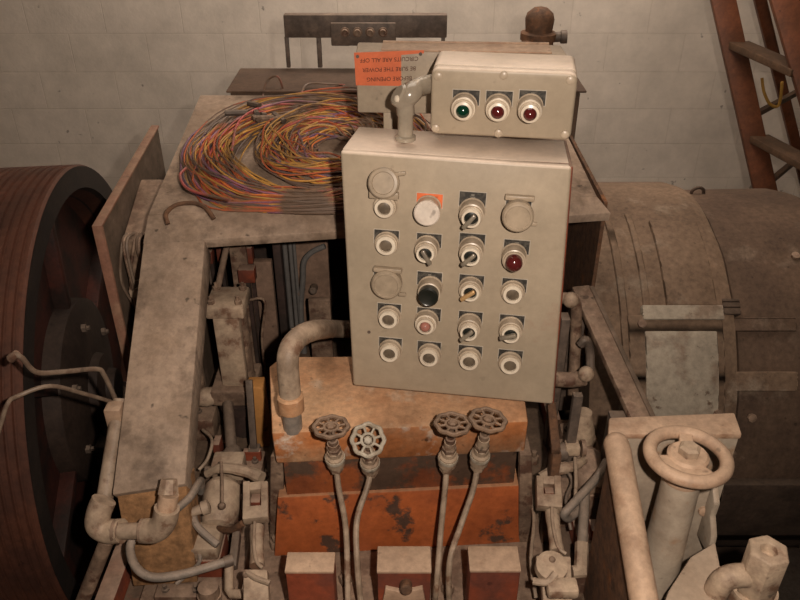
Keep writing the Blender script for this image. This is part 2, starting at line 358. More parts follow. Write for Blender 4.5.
obj('arm_foot', MB().hexa([e0 + V((0, 0, -.07)), e1 + V((0, 0, -.07)), e1 + V((0, .06, -.07)), e0 + V((0, .06, -.07))], [AL + V((0.004, .008, -.008)), AR + V((-.002, .008, -.008)), AR + V((0, .06, -.02)), AL + V((0, .06, -.02))]), M['frameend'], mf, .002)
# right-hand side plate, reddish on its edge
rx = FRr.x
obj('side_plate', MB().b2(rx - .012, rx - .004, FRr.y + .02, BRr.y - .03, .70, 1.205), M['rusty'], mf)
obj('side_plate', MB().b2(BL.x + .02, BL.x + .03, 1.50, BL.y - .03, .70, 1.215), M['panelin'], mf)
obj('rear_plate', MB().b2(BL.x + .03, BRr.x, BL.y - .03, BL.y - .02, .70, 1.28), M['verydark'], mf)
# wire handle on the plate
obj('lifting_handle', MB().tube([P(168, 224, Z=1.222), P(166, 214, Z=1.236), P(176, 205, Z=1.245), P(194, 203, Z=1.247), P(206, 208, Z=1.24), P(214, 219, Z=1.222)], .0045, 8), M['rusty'], mf)

# ------------------------------------------------------------------ coil of wires on the frame plate
tilt = math.atan2(.08, BL.y - ML.y)
cc = V((-.195, 1.625, 0))
def plate_z(y): return 1.22 + (y - ML.y) * .08 / (BL.y - ML.y)
coil = thing('wire_coil', (cc.x, cc.y, plate_z(cc.y)), 'large loose coil of many coloured wires lying on the frame plate', 'wire coil')
ccols = [(.48, .12, .05), (.70, .20, .05), (.50, .27, .07), (.20, .10, .17), (.34, .14, .20), (.55, .11, .10), (.72, .36, .08), (.17, .115, .09), (.24, .15, .10), (.18, .13, .16)]
cm = [mat('wire_insulation', cl, (.17, .11, .075), rough=.4, scale=7, thr=(.47, .60), bump=0, fine=.1, stain=.2) for cl in ccols]
def strand(k):
    inner = k % 3 == 2
    r0 = random.triangular(.035, .17, .14) if inner else random.triangular(.16, .262, .235)
    layer = max(.003, .004 + .034 * random.random() * (1 - abs(r0 - (.14 if inner else .215)) / .09))
    ox, oy = random.gauss(0, .013), random.gauss(0, .012)
    if inner: ox += .055; oy += -.005 + .02 * random.random(); layer += .014
    ph = random.random() * 6.28; am = random.uniform(.004, .022); ec = random.uniform(.92, 1.05)
    pts = []; n = 26; ph2 = random.random() * 6.28
    for i in range(n):
        a = 2 * PI * i / n
        rr = r0 + am * math.sin(2 * a + ph) + .005 * math.sin(5 * a + ph2) + random.gauss(0, .0018)
        x = cc.x + ox + rr * math.cos(a) * 1.04; y = cc.y + oy + rr * math.sin(a) * ec
        if y < ML.y + .004: y = ML.y + .004 + (y - ML.y) * .25
        y = min(y, BL.y - .045)
        pts.append((x, y, plate_z(y) + layer + .008 * math.sin(3 * a + ph) * min(layer / .03, 1) + .003))
    return pts
for k in range(96):
    obj('wire_strand', MB().tube(strand(k), .0021, 5, closed=True, sub=3), cm[k % len(cm)], coil)
for k, m_ in enumerate((cm[0], cm[7], cm[2])):
    fill = MB()
    for j in range(38): fill.tube(strand(j + k), .0019, 4, closed=True, sub=2)
    o_ = obj('loose_strands', fill, m_, coil); o_['kind'] = 'stuff'
# stray ends at the back of the coil
for pl in ([(262, 115, .0), (263, 95, .03), (268, 80, .06), (278, 77, .07), (284, 92, .03)], [(300, 105, .03), (306, 85, .05), (330, 84, .05), (352, 86, .03)], [(186, 168, .01), (180, 176, .004), (190, 190, .01), (230, 200, .03)], [(232, 150, .04), (240, 120, .05), (270, 105, .05), (320, 106, .05)]):
    obj('stray_wire', MB().tube([P(a, b, Z=1.27 + c) for a, b, c in pl], .0028, 6), cm[5], coil)
for i in range(9):
    a = V((random.uniform(-.16, .03), random.uniform(.08, .17), 0)); b = a + V((random.uniform(-.05, .05), random.uniform(-.03, .03), 0))
    p = cc + a; q = cc + b; p.z = plate_z(p.y) + .045; q.z = plate_z(q.y) + .05
    obj('terminal_end', MB().cyl(p, q, .007, seg=8), M['duststeel' if i % 2 else 'darksteel'], coil)

# ------------------------------------------------------------------ main control box
O = V((-.0944, 1.1626, 1.4517)); u = V((.9905, -.132, -.02)).normalized(); vd = V((.006, -.104, -.994)); vd = (vd - u * vd.dot(u)).normalized()
nn = u.cross(vd); nn = nn if nn.y < 0 else -nn      # outward normal, to the viewer
W, H, DPT = .36, .436, .165
def fp(px, py, off=0):
    r = ray(px, py); o = O + nn * off
    return CAM + r * ((o - CAM).dot(nn) / r.dot(nn))
TLc, TRc, BRc, BLc = fp(340, 151), fp(572, 167), fp(553, 405), fp(353, 386)
cb = thing('control_box', (.09, 1.2, .80), 'big grey-beige control enclosure covered in twenty push buttons and selector switches', 'control box')
back = -nn * DPT
def inset(k): # corner quad moved towards its middle
    c = (TLc + TRc + BRc + BLc) / 4
    return [p + (c - p).normalized() * k for p in (TLc, TRc, BRc, BLc)]
tl2, tr2, br2, bl2 = inset(.006)
obj('enclosure_body', MB().prism([p + nn * -.004 for p in (tl2, TRc + u * .0022, BRc + u * .0022, bl2)], back * .97), M['redox'], cb, .003)
obj('top_shell', MB().prism([TLc + nn * -.016, TRc + nn * -.016, TRc + nn * -.016 + vd * .012, TLc + nn * -.016 + vd * .012], back * .90), M['boxgrey'], cb, .004)
obj('door_panel', MB().prism([TLc, TRc, BRc, BLc], nn * -.018), M['boxgrey'], cb, .005, 3)
# brackets and support stem behind the box, down to the bed
obj('support_bracket', MB().b2(.03, .09, 1.27, 1.45, 1.205, 1.25), M['darksteel'], cb, .003)
obj('support_bracket', MB().b2(.17, .23, 1.25, 1.45, 1.20, 1.245), M['darksteel'], cb, .003)
obj('support_stem', MB().b2(.09, .17, 1.265, 1.30, .70, 1.12), M['darksteel'], cb, .004)

def text(name, body, p, ux, uy, size, m, parent, depth=.0006, align='CENTER'):
    cu = bpy.data.curves.new(name, 'FONT'); cu.body = body; cu.size = size; cu.align_x = align; cu.align_y = 'CENTER'; cu.extrude = depth
    t = bpy.data.objects.new(name, cu); COL.objects.link(t)
    bpy.context.view_layer.update()
    me = bpy.data.meshes.new_from_object(t.evaluated_get(bpy.context.evaluated_depsgraph_get()))
    bpy.data.objects.remove(t)
    ux = V(ux).normalized(); uy = V(uy).normalized(); nz = ux.cross(uy)
    R_ = Matrix((ux, uy, nz)).transposed().to_4x4(); R_.translation = V(p)
    me.transform(R_); me.materials.clear(); me.materials.append(m); me.name = name
    o = bpy.data.objects.new(name, me); COL.objects.link(o); o.parent = parent
    if parent.type == 'EMPTY': o.matrix_parent_inverse = Matrix.Translation(-V(parent.location))
    return o

def plate(parent, c, w, h, uu, vv, n, m, rim=True):
    """small legend plate: c is its centre on the face"""
    def q(a, b, o): return [c - uu * a - vv * b + n * o, c + uu * a - vv * b + n * o, c + uu * a + vv * b + n * o, c - uu * a + vv * b + n * o]
    if rim: obj('legend_rim', MB().prism(q(w / 2 + .0012, h / 2 + .0012, 0), n * .0010), M['legendrim'], parent)
    obj('legend_plate', MB().prism(q(w / 2, h / 2, .0003), n * .0014), m, parent)
    if m is M['legend']:
        for k in range(2):
            text('lettering', 'IIIIIII' if k else 'IIIII', c - vv * (h / 2 - .0045 - .0045 * k) + n * .0019, uu, -vv, .0042, M['inkpale'], parent, .0001)

def device(kind, px, ptop, w, ex, ey, parent=cb, basept=fp, uu=u, vv=None, n=None, pw=None):
    """px,ptop: photo centre x and top y of the legend plate; ex,ey: photo centre of the outer end"""
    vv = vv or vd; n = n or nn
    base = basept(px, ptop + 13)
    ww = (basept(px + w / 2, ptop) - basept(px - w / 2, ptop)).length
    # length found from how far the end shows below the base
    L = {'push': .017, 'cover': .022, 'opencover': .02, 'select': .034, 'black': .036, 'mush': .03, 'pilot': .036, 'pilots': .022, 'pink': .026}[kind]
    for _ in range(4):
        e = basept(ex, ey, L)
        base = e - n * L
        # keep the base on the plate centre line, 0.5 w below the plate top
        top = basept(px, ptop)
        want = (top - base).dot(-vv)
        L += (want - ww * .54) * 1.0 * (1 if kind not in ('opencover',) else 0)
        L = min(max(L, .012), .044)
    e = basept(ex, ey, L); base = e - n * L
    names = {'push': 'push_button', 'cover': 'capped_button', 'opencover': 'uncapped_button', 'select': 'selector_switch', 'black': 'long_push_button', 'mush': 'mushroom_button', 'pilot': 'pilot_light', 'pilots': 'pilot_light', 'pink': 'pilot_light'}
    r = ww * .50
    root = obj(names[kind], MB().lathe(base, n, [(0, r), (.004, r), (.0055, r * .93), (L * .62, r * .90), (L * .64, r * .80), (L * .72, r * .78)], 28), M['ringbody'], parent)
    lp = basept(px, ptop); lp = lp + vv * ww * .28
    if kind == 'mush': plate(root, lp, ww, ww * .56, uu, vv, n, M['legendorange'])
    elif kind != 'opencover': plate(root, lp, ww * .98, ww * .56, uu, vv, n, M['legend'])
    if kind in ('push', 'opencover'):
        ro = r * .80
        obj('ring', MB().lathe(base, n, [(L * .55, ro * .98), (L * .9, ro), (L, ro * .93), (L, ro * .66), (L - .006, ro * .62), (L - .008, ro * .98)], 28, cap=False), M['ring'], root)
        obj('button', MB().lathe(base, n, [(L * .3, ro * .60), (L - .003, ro * .60), (L - .0022, ro * .5)], 24), M['btn'], root)
    if kind in ('cover', 'opencover'):
        if kind == 'cover':
            cp, ax, rc = base + n * (L - .012), n, r * 1.22
            obj('cap', MB().lathe(cp, ax, [(-.012, rc * .93), (0, rc), (.009, rc), (.012, rc * .9), (.0125, rc * .78), (.0115, rc * .74)], 32), M['capgrey'], root)
            hc = base - vv * rc * .95 + n * .012
            obj('hinge', MB().bar(hc - uu * rc * .9, hc + uu * rc * .95, .008, .012, n), M['capgrey'], root, .002)
            tcat = base + uu * rc * 1.0 + vv * rc * .75 + n * .01
            obj('latch_tab', MB().bar(tcat - uu * .006, tcat + uu * .007, .006, .005, n), M['capgrey'], root, .001)
        else:
            cpt = basept(384, 183, .02); ax = (n * .85 - vv * .0 + V((0, 0, .25))).normalized(); rc = r * 1.22
            obj('cap', MB().lathe(cpt, ax, [(-.012, rc * .85), (-.002, rc), (.007, rc), (.010, rc * .9), (.0105, rc * .72), (.0085, rc * .68), (.0085, .0)], 32), M['capgrey'], root)
            obj('hinge', MB().bar(cpt + vv * rc * .85 - uu * rc * .95 - n * .004, cpt + vv * rc * .85 + uu * rc * .95 - n * .004, .012, .010, n), M['capgrey'], root, .002)
            obj('latch_tab', MB().bar(cpt - vv * rc * .6 + uu * rc * .6, cpt - vv * rc * .75 + uu * rc * 1.35, .006, .005, n), M['capgrey'], root, .001)
    if kind == 'select':
        ro = r * .74
        obj('ring', MB().lathe(base, n, [(L * .55, ro * .98), (L * .92, ro), (L * .97, ro * .93), (L * .97, ro * .72), (L - .007, ro * .68), (L - .009, ro * .98)], 28, cap=False), M['ring'], root)
        obj('knob_core', MB().lathe(base, n, [(L * .3, ro * .66), (L - .006, ro * .66), (L - .0055, ro * .6)], 24), M['btndark'], root)
        ang = {0: 0}.get(0)
        a = SEL.get((ex, ey), -.7)
        d = (vv * math.cos(a) + uu * math.sin(a)).normalized()
        lv = M['brass'] if (ex, ey) == (470, 294) else M['lever']
        c0 = base + n * (L + .001)
        obj('lever', MB().bar(c0 - d * ro * .60, c0 + d * ro * 1.22, .0066, .009, n), lv, root, .0018)
    if kind == 'black':
        obj('button', MB().lathe(base, n, [(L * .5, r * .80), (L - .002, r * .80), (L, r * .68), (L - .001, r * .6)], 28), M['btndark'], root)
    if kind == 'mush':
        obj('cap', MB().lathe(base, n, [(L - .008, r * .8), (L - .007, r * .98), (L - .002, r * 1.0), (L, r * .9), (L + .0008, r * .4)], 32), M['mush'], root)
    if kind in ('pilot', 'pilots', 'pink'):
        k = {'pilot': .66, 'pilots': .52, 'pink': .42}[kind]
        if kind != 'pilot':
            obj('ring', MB().lathe(base, n, [(L * .3, r * .9), (L * .62, r * .88), (L * .68, r * .80), (L * .70, r * .70), (L * .92, r * .68), (L * .95, r * .5), (L * .6, r * .5)], 28, cap=False), M['ring'], root)
        lm = PIL.get((ex, ey), M['lensr'])
        obj('lens', MB().lathe(base, n, [(L * .5, r * k), (L * .9, r * k), (L * 1.02, r * k * .85), (L * 1.10, r * k * .5), (L * 1.13, r * k * .12)], 24), lm, root)
    return root

SEL = {(471, 219.5): -.65, (425, 255): .55, (470.5, 258): -.75, (470, 294): -.9, (468.6, 334): -.75, (510.6, 336): -1.25}
PIL = {(514, 265): M['lensr'], (462.6, 112): M['lensg'], (497.4, 113): M['lensr'], (530, 115): M['lensr'], (425, 328): M['lenspink']}
DEV = [
    ('opencover', 384, 198, 25, 383.9, 209), ('mush', 430, 193.5, 26, 426.6, 214), ('select', 473.2, 192, 27, 471, 219.5), ('cover', 519.5, 195.5, 26, 518, 218),
    ('push', 386.8, 230, 25, 385.5, 246.5), ('select', 429.5, 233.6, 25, 425, 255), ('select', 472.8, 233.6, 26, 470.5, 258), ('pilot', 517.3, 240, 26, 514, 265),
    ('cover', 386.5, 267.5, 25, 386, 286), ('black', 430, 272, 25, 428, 298), ('select', 472, 275, 25, 470, 294), ('push', 515, 278.7, 25, 512.6, 295.5),
    ('push', 389.5, 303.6, 23.5, 388, 320.7), ('pink', 429.3, 308, 24, 425, 328), ('select', 471, 311.5, 24, 468.6, 334), ('select', 512.5, 315, 25, 510.6, 336),
    ('push', 390.7, 337.7, 23, 389, 354.5), ('push', 429.5, 341.6, 23.5, 428.7, 359), ('push', 470.7, 345.6, 24, 469, 362.6), ('push', 511, 350, 24.5, 510, 366.6)]
for d_ in DEV: device(*d_)
obj('catch_screw', MB().lathe(fp(369, 332), nn, [(-.002, .003), (.001, .003)], 10), M['darksteel'], cb)

# ------------------------------------------------------------------ indicator box on top
ztop = 1.455
a0 = P(430, 134, Z=ztop + .002); a1 = P(570.5, 141, Z=ztop + .002)
us = V((a1.x - a0.x, a1.y - a0.y, 0)).normalized(); ns = V((us.y, -us.x, 0)); ws = (a1 - a0).length; hs = .108; ds = .105
sb = thing('indicator_box', (a0 + a1) / 2 - ns * ds / 2, 'small grey indicator box with one green and two red lamps, above the buttons', 'indicator box')
zz = V((0, 0, 1))
def rrect(w, h, r, o, k=5):
    out = []
    for cx_, cz_, a_ in ((w - r, r, -PI / 2), (w - r, h - r, 0), (r, h - r, PI / 2), (r, r, PI)):
        for i in range(k + 1):
            t = a_ + i * PI / 2 / k; out.append(o + us * (cx_ + r * math.cos(t)) + zz * (cz_ + r * math.sin(t)))
    return out
tiltv = V((0, 0, 0))
obj('case', MB().prism(rrect(ws, hs, .010, a0 - ns * .022), -ns * (ds - .022)), M['boxgrey'], sb, .003)
obj('lid', MB().prism(rrect(ws, hs, .012, a0), -ns * .02), M['boxgrey'], sb, .005, 3)
a0s = a0 + ns * .0
def fps(px, py, off=0):
    r = ray(px, py); o = a0s + ns * off
    return CAM + r * ((o - CAM).dot(ns) / r.dot(ns))
for d_ in [('pilots', 466.5, 90, 27, 462.6, 112), ('pilots', 499.8, 91, 27, 497.4, 113), ('pilots', 533, 90.4, 27, 530, 115)]:
    device(*d_, parent=sb, basept=fps, uu=us, vv=-zz, n=ns)
for fx, fz in ((.05, .88), (.5, .93), (.95, .9), (.04, .1), (.49, .07), (.955, .1)):
    obj('lid_screw', MB().lathe(a0 + us * ws * fx + zz * hs * fz, ns, [(-.002, .0065), (.003, .0065), (.0045, .004)], 14), M['ringbody'], sb)

# elbow conduit joining the two boxes
el = thing('conduit_elbow', P(405.5, 137, Z=ztop), 'shiny grey conduit elbow joining the control box to the indicator box', 'conduit fitting')
q0 = P(405.5, 137, Z=ztop); q1 = q0 + V((0, 0, .052)); q2 = a0 + zz * hs * .66 + us * .004 - ns * .045
q1 = V((q0.x, q0.y, 1.503))
obj('riser', MB().lathe(q0 - zz * .004, zz, [(0, .017), (.006, .017), (.008, .0125), (.05, .0125)], 20), M['pipebright'], el)
mid = V((q1.x, q1.y, q2.z))
obj('elbow_body', MB().tube([q1 - zz * .01, q1 + zz * .012, mid + V((.008, 0, -.002)), mid + (q2 - mid) * .45 + zz * .002, q2], [.0145, .016, .0165, .0155, .015], 18), M['pipebright'], el)
obj('elbow_cover', MB().lathe(mid + V((-.006, -.004, -.006)), V((-.72, -.35, .62)), [(-.008, .014), (.008, .014), (.011, .011)], 20, sx=1.3), M['pipebright'], el)
obj('cover_screw', MB().lathe(q1 + V((-.010, -.012, .018)), V((-.7, -.6, .2)), [(0, .006), (.006, .006), (.008, .003)], 12), M['ring'], el)

# ------------------------------------------------------------------ wireway with orange sign behind
YWf = 1.36
w0 = P(352, 52, Y=YWf); w1 = P(358, 113, Y=YWf)
wx0, wx1 = w1.x - .001, .285
wz0, wz1 = w1.z, w0.z
wy = thing('wireway', ((wx0 + wx1) / 2, YWf + .03, wz0), 'grey cable trough carrying the orange sign, behind the control box', 'cable trough')
obj('trough', MB().hexa([(wx0, YWf, wz0), (wx1, YWf - .02, wz0), (wx1, YWf + .05, wz0), (wx0, YWf + .07, wz0)], [(wx0, YWf, wz1), (wx1, YWf - .02, wz1), (wx1, YWf + .05, wz1), (wx0, YWf + .07, wz1)]), M['trough'], wy, .004)
l0 = P(381, 51, Z=wz1); l1 = P(552, 54, Z=wz1)
obj('cover_strip', MB().prism([l0, l1, P(549, 45.5, Z=wz1), P(383, 43.5, Z=wz1)], (0, 0, .003)), M['pinkcast'], wy, .001)
obj('cover_strip', MB().prism([P(549, 46, Z=wz1), P(383, 44, Z=wz1), P(383, 43, Z=wz1), P(549, 45, Z=wz1)], (0, 0, .005)), M['pinkcast'], wy, .001)
obj('mounting_strap', MB().b2(-.03, .01, YWf + .0, YWf + .06, 1.215, wz0 + .004), M['boxgrey'], wy, .002)
obj('mounting_strap', MB().b2(.20, .24, YWf + .0, YWf + .05, 1.215, wz0 + .004), M['boxgrey'], wy, .002)
sgn = thing('warning_sign', P(388, 68, Y=YWf - .002), 'orange rectangular plate with upside-down dark lettering on the cable trough', 'sign')
s0 = P(354, 52.5, Y=YWf - .001); s1 = P(424, 50, Y=YWf - .003); s2 = P(423, 86, Y=YWf - .003); s3 = P(356, 85, Y=YWf - .001)
obj('sign_plate', MB().prism([s0, s1, s2, s3], (0, -.002, 0)), M['sign'], sgn)
sc_ = (s0 + s1 + s2 + s3) / 4 + V((0, -.0034, 0)); su = (s1 - s0).normalized()
for k, tx in enumerate(('BEFORE OPENING', 'BE SURE THE POWER', 'CIRCUITS ARE ALL OFF')):
    text('lettering', tx, sc_ + V((0, 0, -.0165 + .0165 * k)), -su, (0, 0, -1), .0098, M['ink'], sgn, .0003)
for pp in (s0 + V((.006, -.002, -.006)), s1 + V((-.006, -.002, -.006))):
    obj('rivet', MB().lathe(pp, (0, -1, 0), [(0, .003), (.002, .003)], 10), M['darksteel'], sgn)

# ------------------------------------------------------------------ items behind the frame
cab = thing('rear_cabinet', (-.02, 2.08, FLOOR), 'low dark brown steel cabinet just behind the frame plate', 'cabinet')
cz = 1.31
c0 = P(240, 68, Z=cz); c1 = P(231, 95, Z=cz)
obj('cabinet_body', MB().b2(c0.x + .005, .46, 1.96, c0.y - .005, FLOOR, cz - .012), M['shelf'], cab, .004)
obj('cabinet_top', MB().b2(c0.x, .47, 1.935, c0.y, cz - .006, cz), M['shelf'], cab, .003)
# switch bar
Yb = 2.14
b0 = P(283, 15, Y=Yb); b1 = P(440, 38, Y=Yb)
bar = thing('switch_bar', (b0.x + .1, Yb + .01, cz), 'dark brown switch bar with four round knobs on thin legs by the wall', 'switch bar')
obj('bar_rail', MB().b2(b0.x, b1.x + .018, Yb, Yb + .03, b1.z, b0.z), M['darksteel'], bar, .003)
kz0, kz1 = P(330, 45, Y=Yb).z, P(330, 22, Y=Yb).z
kb = obj('switch_housing', MB().b2(P(331, 30, Y=Yb).x, P(396, 30, Y=Yb).x, Yb - .012, Yb, kz0, kz1), M['darksteel'], bar, .003)
for kx in (345, 357.5, 370, 383):
    p = P(kx, 32, Y=Yb - .013)
    obj('knob', MB().lathe(p, (0, -1, 0), [(0, .0125), (.004, .0125), (.005, .009), (.014, .008), (.012, .005)], 16), M['duststeel'], kb)
for lx, w_ in ((287, .010), (319, .012)):
    p = P(lx, 45, Y=Yb + .01)
    obj('leg', MB().b2(p.x - w_ / 2, p.x + w_ / 2, Yb + .005, Yb + .02, cz, b1.z + .002), M['darksteel'], bar, .001)
rlx = b1.x + .01
obj('leg', MB().b2(rlx - .006, rlx + .004, Yb + .005, Yb + .02, cz, b1.z + .002), M['darksteel'], bar, .001)
# small relief device
dv = P(537, 50, Y=2.05); dt = P(537, 8, Y=2.05)
rv = thing('relief_valve', (dv.x, 2.05, cz), 'brown domed valve with a side knob standing against the wall behind', 'valve')
hgt = dt.z - cz
obj('valve_body', MB().lathe((dv.x, 2.05, cz), zz, [(0, .055), (.012, .055), (.014, .042), (hgt * .55, .040), (hgt * .56, .046), (hgt * .66, .046), (hgt * .68, .034), (hgt * .85, .037), (hgt * .93, .033), (hgt, .018), (hgt * 1.02, .004)], 24), M['rusty'], rv)
obj('side_knob', MB().lathe((dv.x + .03, 2.045, cz + hgt * .60), (1, -.1, .05), [(0, .013), (.025, .013), (.027, .017), (.042, .017)], 12), M['darksteel'], rv)
obj('side_port', MB().lathe((dv.x - .03, 2.02, cz + hgt * .42), (-.5, -1, 0), [(0, .030), (.02, .032), (.03, .025)], 14), M['rusty'], rv)

# ------------------------------------------------------------------ step ladder
ld = thing('step_ladder', (1.75, 2.8, FLOOR), 'brown wooden step ladder leaning beside the block wall at the right', 'ladder')
def line_to(p, q, z): t = (z - p.z) / (q.z - p.z); return p + (q - p) * t
A0, A1 = P(723, 0, Y=3.05), P(765, 190, Y=2.85)
B0, B1 = P(787, 0, Y=2.70), P(830, 150, Y=2.55)
C0, C1 = P(760, 0, Y=3.30), P(792, 130, Y=3.45)
for (p, q, w_, d_) in ((A0, A1, .085, .03), (B0, B1, .10, .03), (C0, C1, .045, .03)):
    hi = line_to(p, q, 2.15); lo = line_to(p, q, FLOOR)
    obj('rail', MB().bar(lo, hi, w_, d_, (0, -1, 0)), M['wood'], ld, .004)
for (ya, yb_, z_) in ((45, 82, None), (130, 170, None)):
    za = P(740, ya, Y=3.0).z
    pa = line_to(A0, A1, za) + V((.02, .0, 0)); pb = line_to(B0, B1, za) + V((-.02, .0, 0))
    obj('step', MB().bar(pa, pb, .085, .026), M['wooddark'], ld, .003)
for z_ in (.45, .1):
    obj('step', MB().bar(line_to(A0, A1, z_), line_to(B0, B1, z_), .085, .026), M['wooddark'], ld, .003)
for za, zb in ((P(770, 112, Y=3.0).z, 0), (P(775, 172, Y=3.0).z, 0)):
    pa = line_to(A0, A1, za); pb = line_to(C0, C1, za) + V((.10, .1, 0))
    obj('rear_brace', MB().bar(pa, pb + V((.15, 0, 0)), .02, .02), M['wooddark'], ld)
rp = thing('rope', P(765, 100, Y=2.98), 'short yellow rope hanging from the ladder step', 'rope')
obj('rope_loop', MB().tube([P(762, 78, Y=2.95), P(764, 92, Y=2.94), P(770, 104, Y=2.94), P(778, 106, Y=2.94), P(781, 95, Y=2.94), P(782, 82, Y=2.94)], .006, 8), mat('yellow_rope', (.38, .21, .04), rough=.7), rp)

# ------------------------------------------------------------------ motor (right)
gc = V((0, 2.0, .42)); GR = .565
mo = thing('motor', (1.0, 2.0, FLOOR), 'big dusty brown cylindrical motor filling the right side', 'motor')
ax = V((1, 0, 0))
def gx_(px, Y=2.15): return P(px, 184, Y=Y).x
xa, xb, xc = .47, gx_(684), gx_(808)
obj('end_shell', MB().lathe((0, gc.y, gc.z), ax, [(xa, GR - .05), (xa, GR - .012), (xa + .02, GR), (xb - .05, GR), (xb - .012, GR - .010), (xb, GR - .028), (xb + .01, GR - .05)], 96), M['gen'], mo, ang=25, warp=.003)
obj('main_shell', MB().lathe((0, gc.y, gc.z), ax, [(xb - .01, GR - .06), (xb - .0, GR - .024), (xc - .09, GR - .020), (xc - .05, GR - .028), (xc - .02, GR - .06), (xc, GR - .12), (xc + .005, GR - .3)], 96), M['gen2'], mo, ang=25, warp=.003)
# bands, hatches and bolts lie on the shell: polar helper (angle measured from straight up towards the viewer)
def gpt(x, a, r): return V((x, gc.y - r * math.sin(a), gc.z + r * math.cos(a)))
def gang(px, py, r=GR):
    rr = ray(px, py); oy, oz = CAM.y - gc.y, CAM.z - gc.z
    A = rr.y ** 2 + rr.z ** 2; B = 2 * (oy * rr.y + oz * rr.z); C = oy * oy + oz * oz - r * r
    D = max(B * B - 4 * A * C, 0); t = (-B - math.sqrt(D)) / (2 * A); p = CAM + rr * t
    return p.x, math.atan2(gc.y - p.y, p.z - gc.z)
def patch(mb, x0, x1, a0, a1, r, th, n=14):
    for i in range(n):
        s_, e_ = a0 + (a1 - a0) * i / n, a0 + (a1 - a0) * (i + 1) / n
        mb.hexa([gpt(x0, s_, r - th), gpt(x1, s_, r - th), gpt(x1, e_, r - th), gpt(x0, e_, r - th)], [gpt(x0, s_, r), gpt(x1, s_, r), gpt(x1, e_, r), gpt(x0, e_, r)])
    bmesh.ops.remove_doubles(mb.bm, verts=mb.bm.verts, dist=1e-5)
    return mb
def pt_px(px0, py0, px1, py1, r, th):
    xA, aA = gang(px0, py0); xB, aB = gang(px1, py1)
    return patch(MB(), min(xA, xB), max(xA, xB), min(aA, aB), max(aA, aB), r, th)
obj('hatch_frame', pt_px(626, 316, 722, 424, GR + .012, .03), M['gen'], mo, .004)
obj('hatch_plate', pt_px(643, 332, 715, 424, GR + .0155, .02), M['genpale'], mo, .003)
obj('hatch_rib', pt_px(640, 307, 722, 321, GR + .018, .03), M['genpale'], mo, .004)
obj('shell_band', pt_px(624, 215, 650, 308, GR + .006, .02), M['gen'], mo, .003)
obj('shell_band', pt_px(648, 222, 716, 306, GR + .009, .02), M['gen'], mo, .003)
obj('shell_band', pt_px(610, 218, 622, 400, GR + .007, .02), M['gen'], mo, .003)
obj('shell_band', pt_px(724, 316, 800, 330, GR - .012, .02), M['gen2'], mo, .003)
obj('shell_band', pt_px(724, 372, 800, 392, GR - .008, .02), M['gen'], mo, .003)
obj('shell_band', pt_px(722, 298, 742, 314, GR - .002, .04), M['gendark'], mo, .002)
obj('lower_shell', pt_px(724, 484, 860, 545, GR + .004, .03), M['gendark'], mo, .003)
for bx, by in ((715, 412), (640, 325), (755, 420), (735, 458), (798, 252)):
    x_, a_ = gang(bx, by)
    rr = GR + (.012 if by > 300 and bx < 720 else -.02 if bx > 700 else 0)
    obj('bolt', MB().lathe(gpt(x_, a_, rr), gpt(0, a_, 1) - gpt(0, a_, 0), [(0, .011), (.008, .011), (.009, .006)], 8), M['duststeel'], mo)
obj('mounting_foot', MB().b2(xa + .02, xc - .05, 1.62, 2.38, FLOOR, .02), M['gendark'], mo, .01)
x_, a_ = gang(712, 180)
obj('eye_bolt', MB().torus(V((P(700, 181, Y=2.12).x, 2.12, gc.z + GR - .035)), (0, 1, .2), .018, .005, 16, 8), M['gendark'], mo)

# sloping bar on the right of the opening
rb = thing('angle_rail', (.43, 1.32, .735), 'pale dusty sloping rail between the frame and the motor', 'rail')
r0, r1 = P(580, 288, Z=1.03), P(646, 432, Z=.93)
obj('rail_bar', MB().bar(r0, r1, .040, .016), M['duststeel'], rb, .003)
obj('rail_web', MB().bar(r0 + V((.022, 0, -.010)), r1 + V((.022, 0, -.010)), .010, .040), M['panelin'], rb, .002)
obj('rail_post', MB().b2(r0.x - .02, r0.x + .012, r0.y - .04, r0.y, .72, r0.z - .012), M['darksteel'], rb, .002)
obj('rail_post', MB().b2(r1.x - .06, r1.x - .03, r1.y + .02, r1.y + .05, .72, r1.z + .01), M['darksteel'], rb, .002)
obj('rail_tie', MB().b2(.34, r1.x - .03, r1.y + .02, r1.y + .05, .70, .74), M['darksteel'], rb, .002)

# ------------------------------------------------------------------ orange gear case under the box
tk = thing('gear_case', (0, 1.08, .702), 'worn orange steel tank with a sandy dusty lid under the control box', 'tank')
ZL = 1.0
LT = P(270, 367, Z=ZL); LF = P(272, 433, Z=ZL); RF = P(526, 412, Z=ZL)
lx0, lx1 = LF.x, RF.x
yF = (LF.y * .75 + RF.y * .25)
lz = P(300, 459, Y=yF).z
def frontslab(x0, x1, yl, yr_, yb, z0, z1, dz=0):
    return MB().hexa([(x0, yl, z0), (x1, yr_, z0), (x1, yb, z0), (x0, yb, z0)], [(x0, yl, z1), (x1, yr_, z1), (x1, yb, z1 + dz), (x0, yb, z1 + dz)])
yl_, yr_ = LF.y, LF.y + (RF.y - LF.y) * .55
LB = P(269, 366, Z=ZL)
lidp = [V((lx0, yl_, ZL)), V((lx1, yr_, ZL)), V((lx1 + .01, 1.235, ZL)), V((LB.x + .02, 1.235, ZL)), LB]
obj('lid', MB().prism(lidp, (0, 0, lz - ZL)), M['orangelid'], tk, .005, warp=.0025)
lc = P(300, 492, Y=yF).z
obj('upper_case', frontslab(lx0 + .012, lx1 - .012, yl_ + .006, yr_ + .006, 1.22, lc, lz + .001), M['orangedark'], tk, .002, warp=.001)
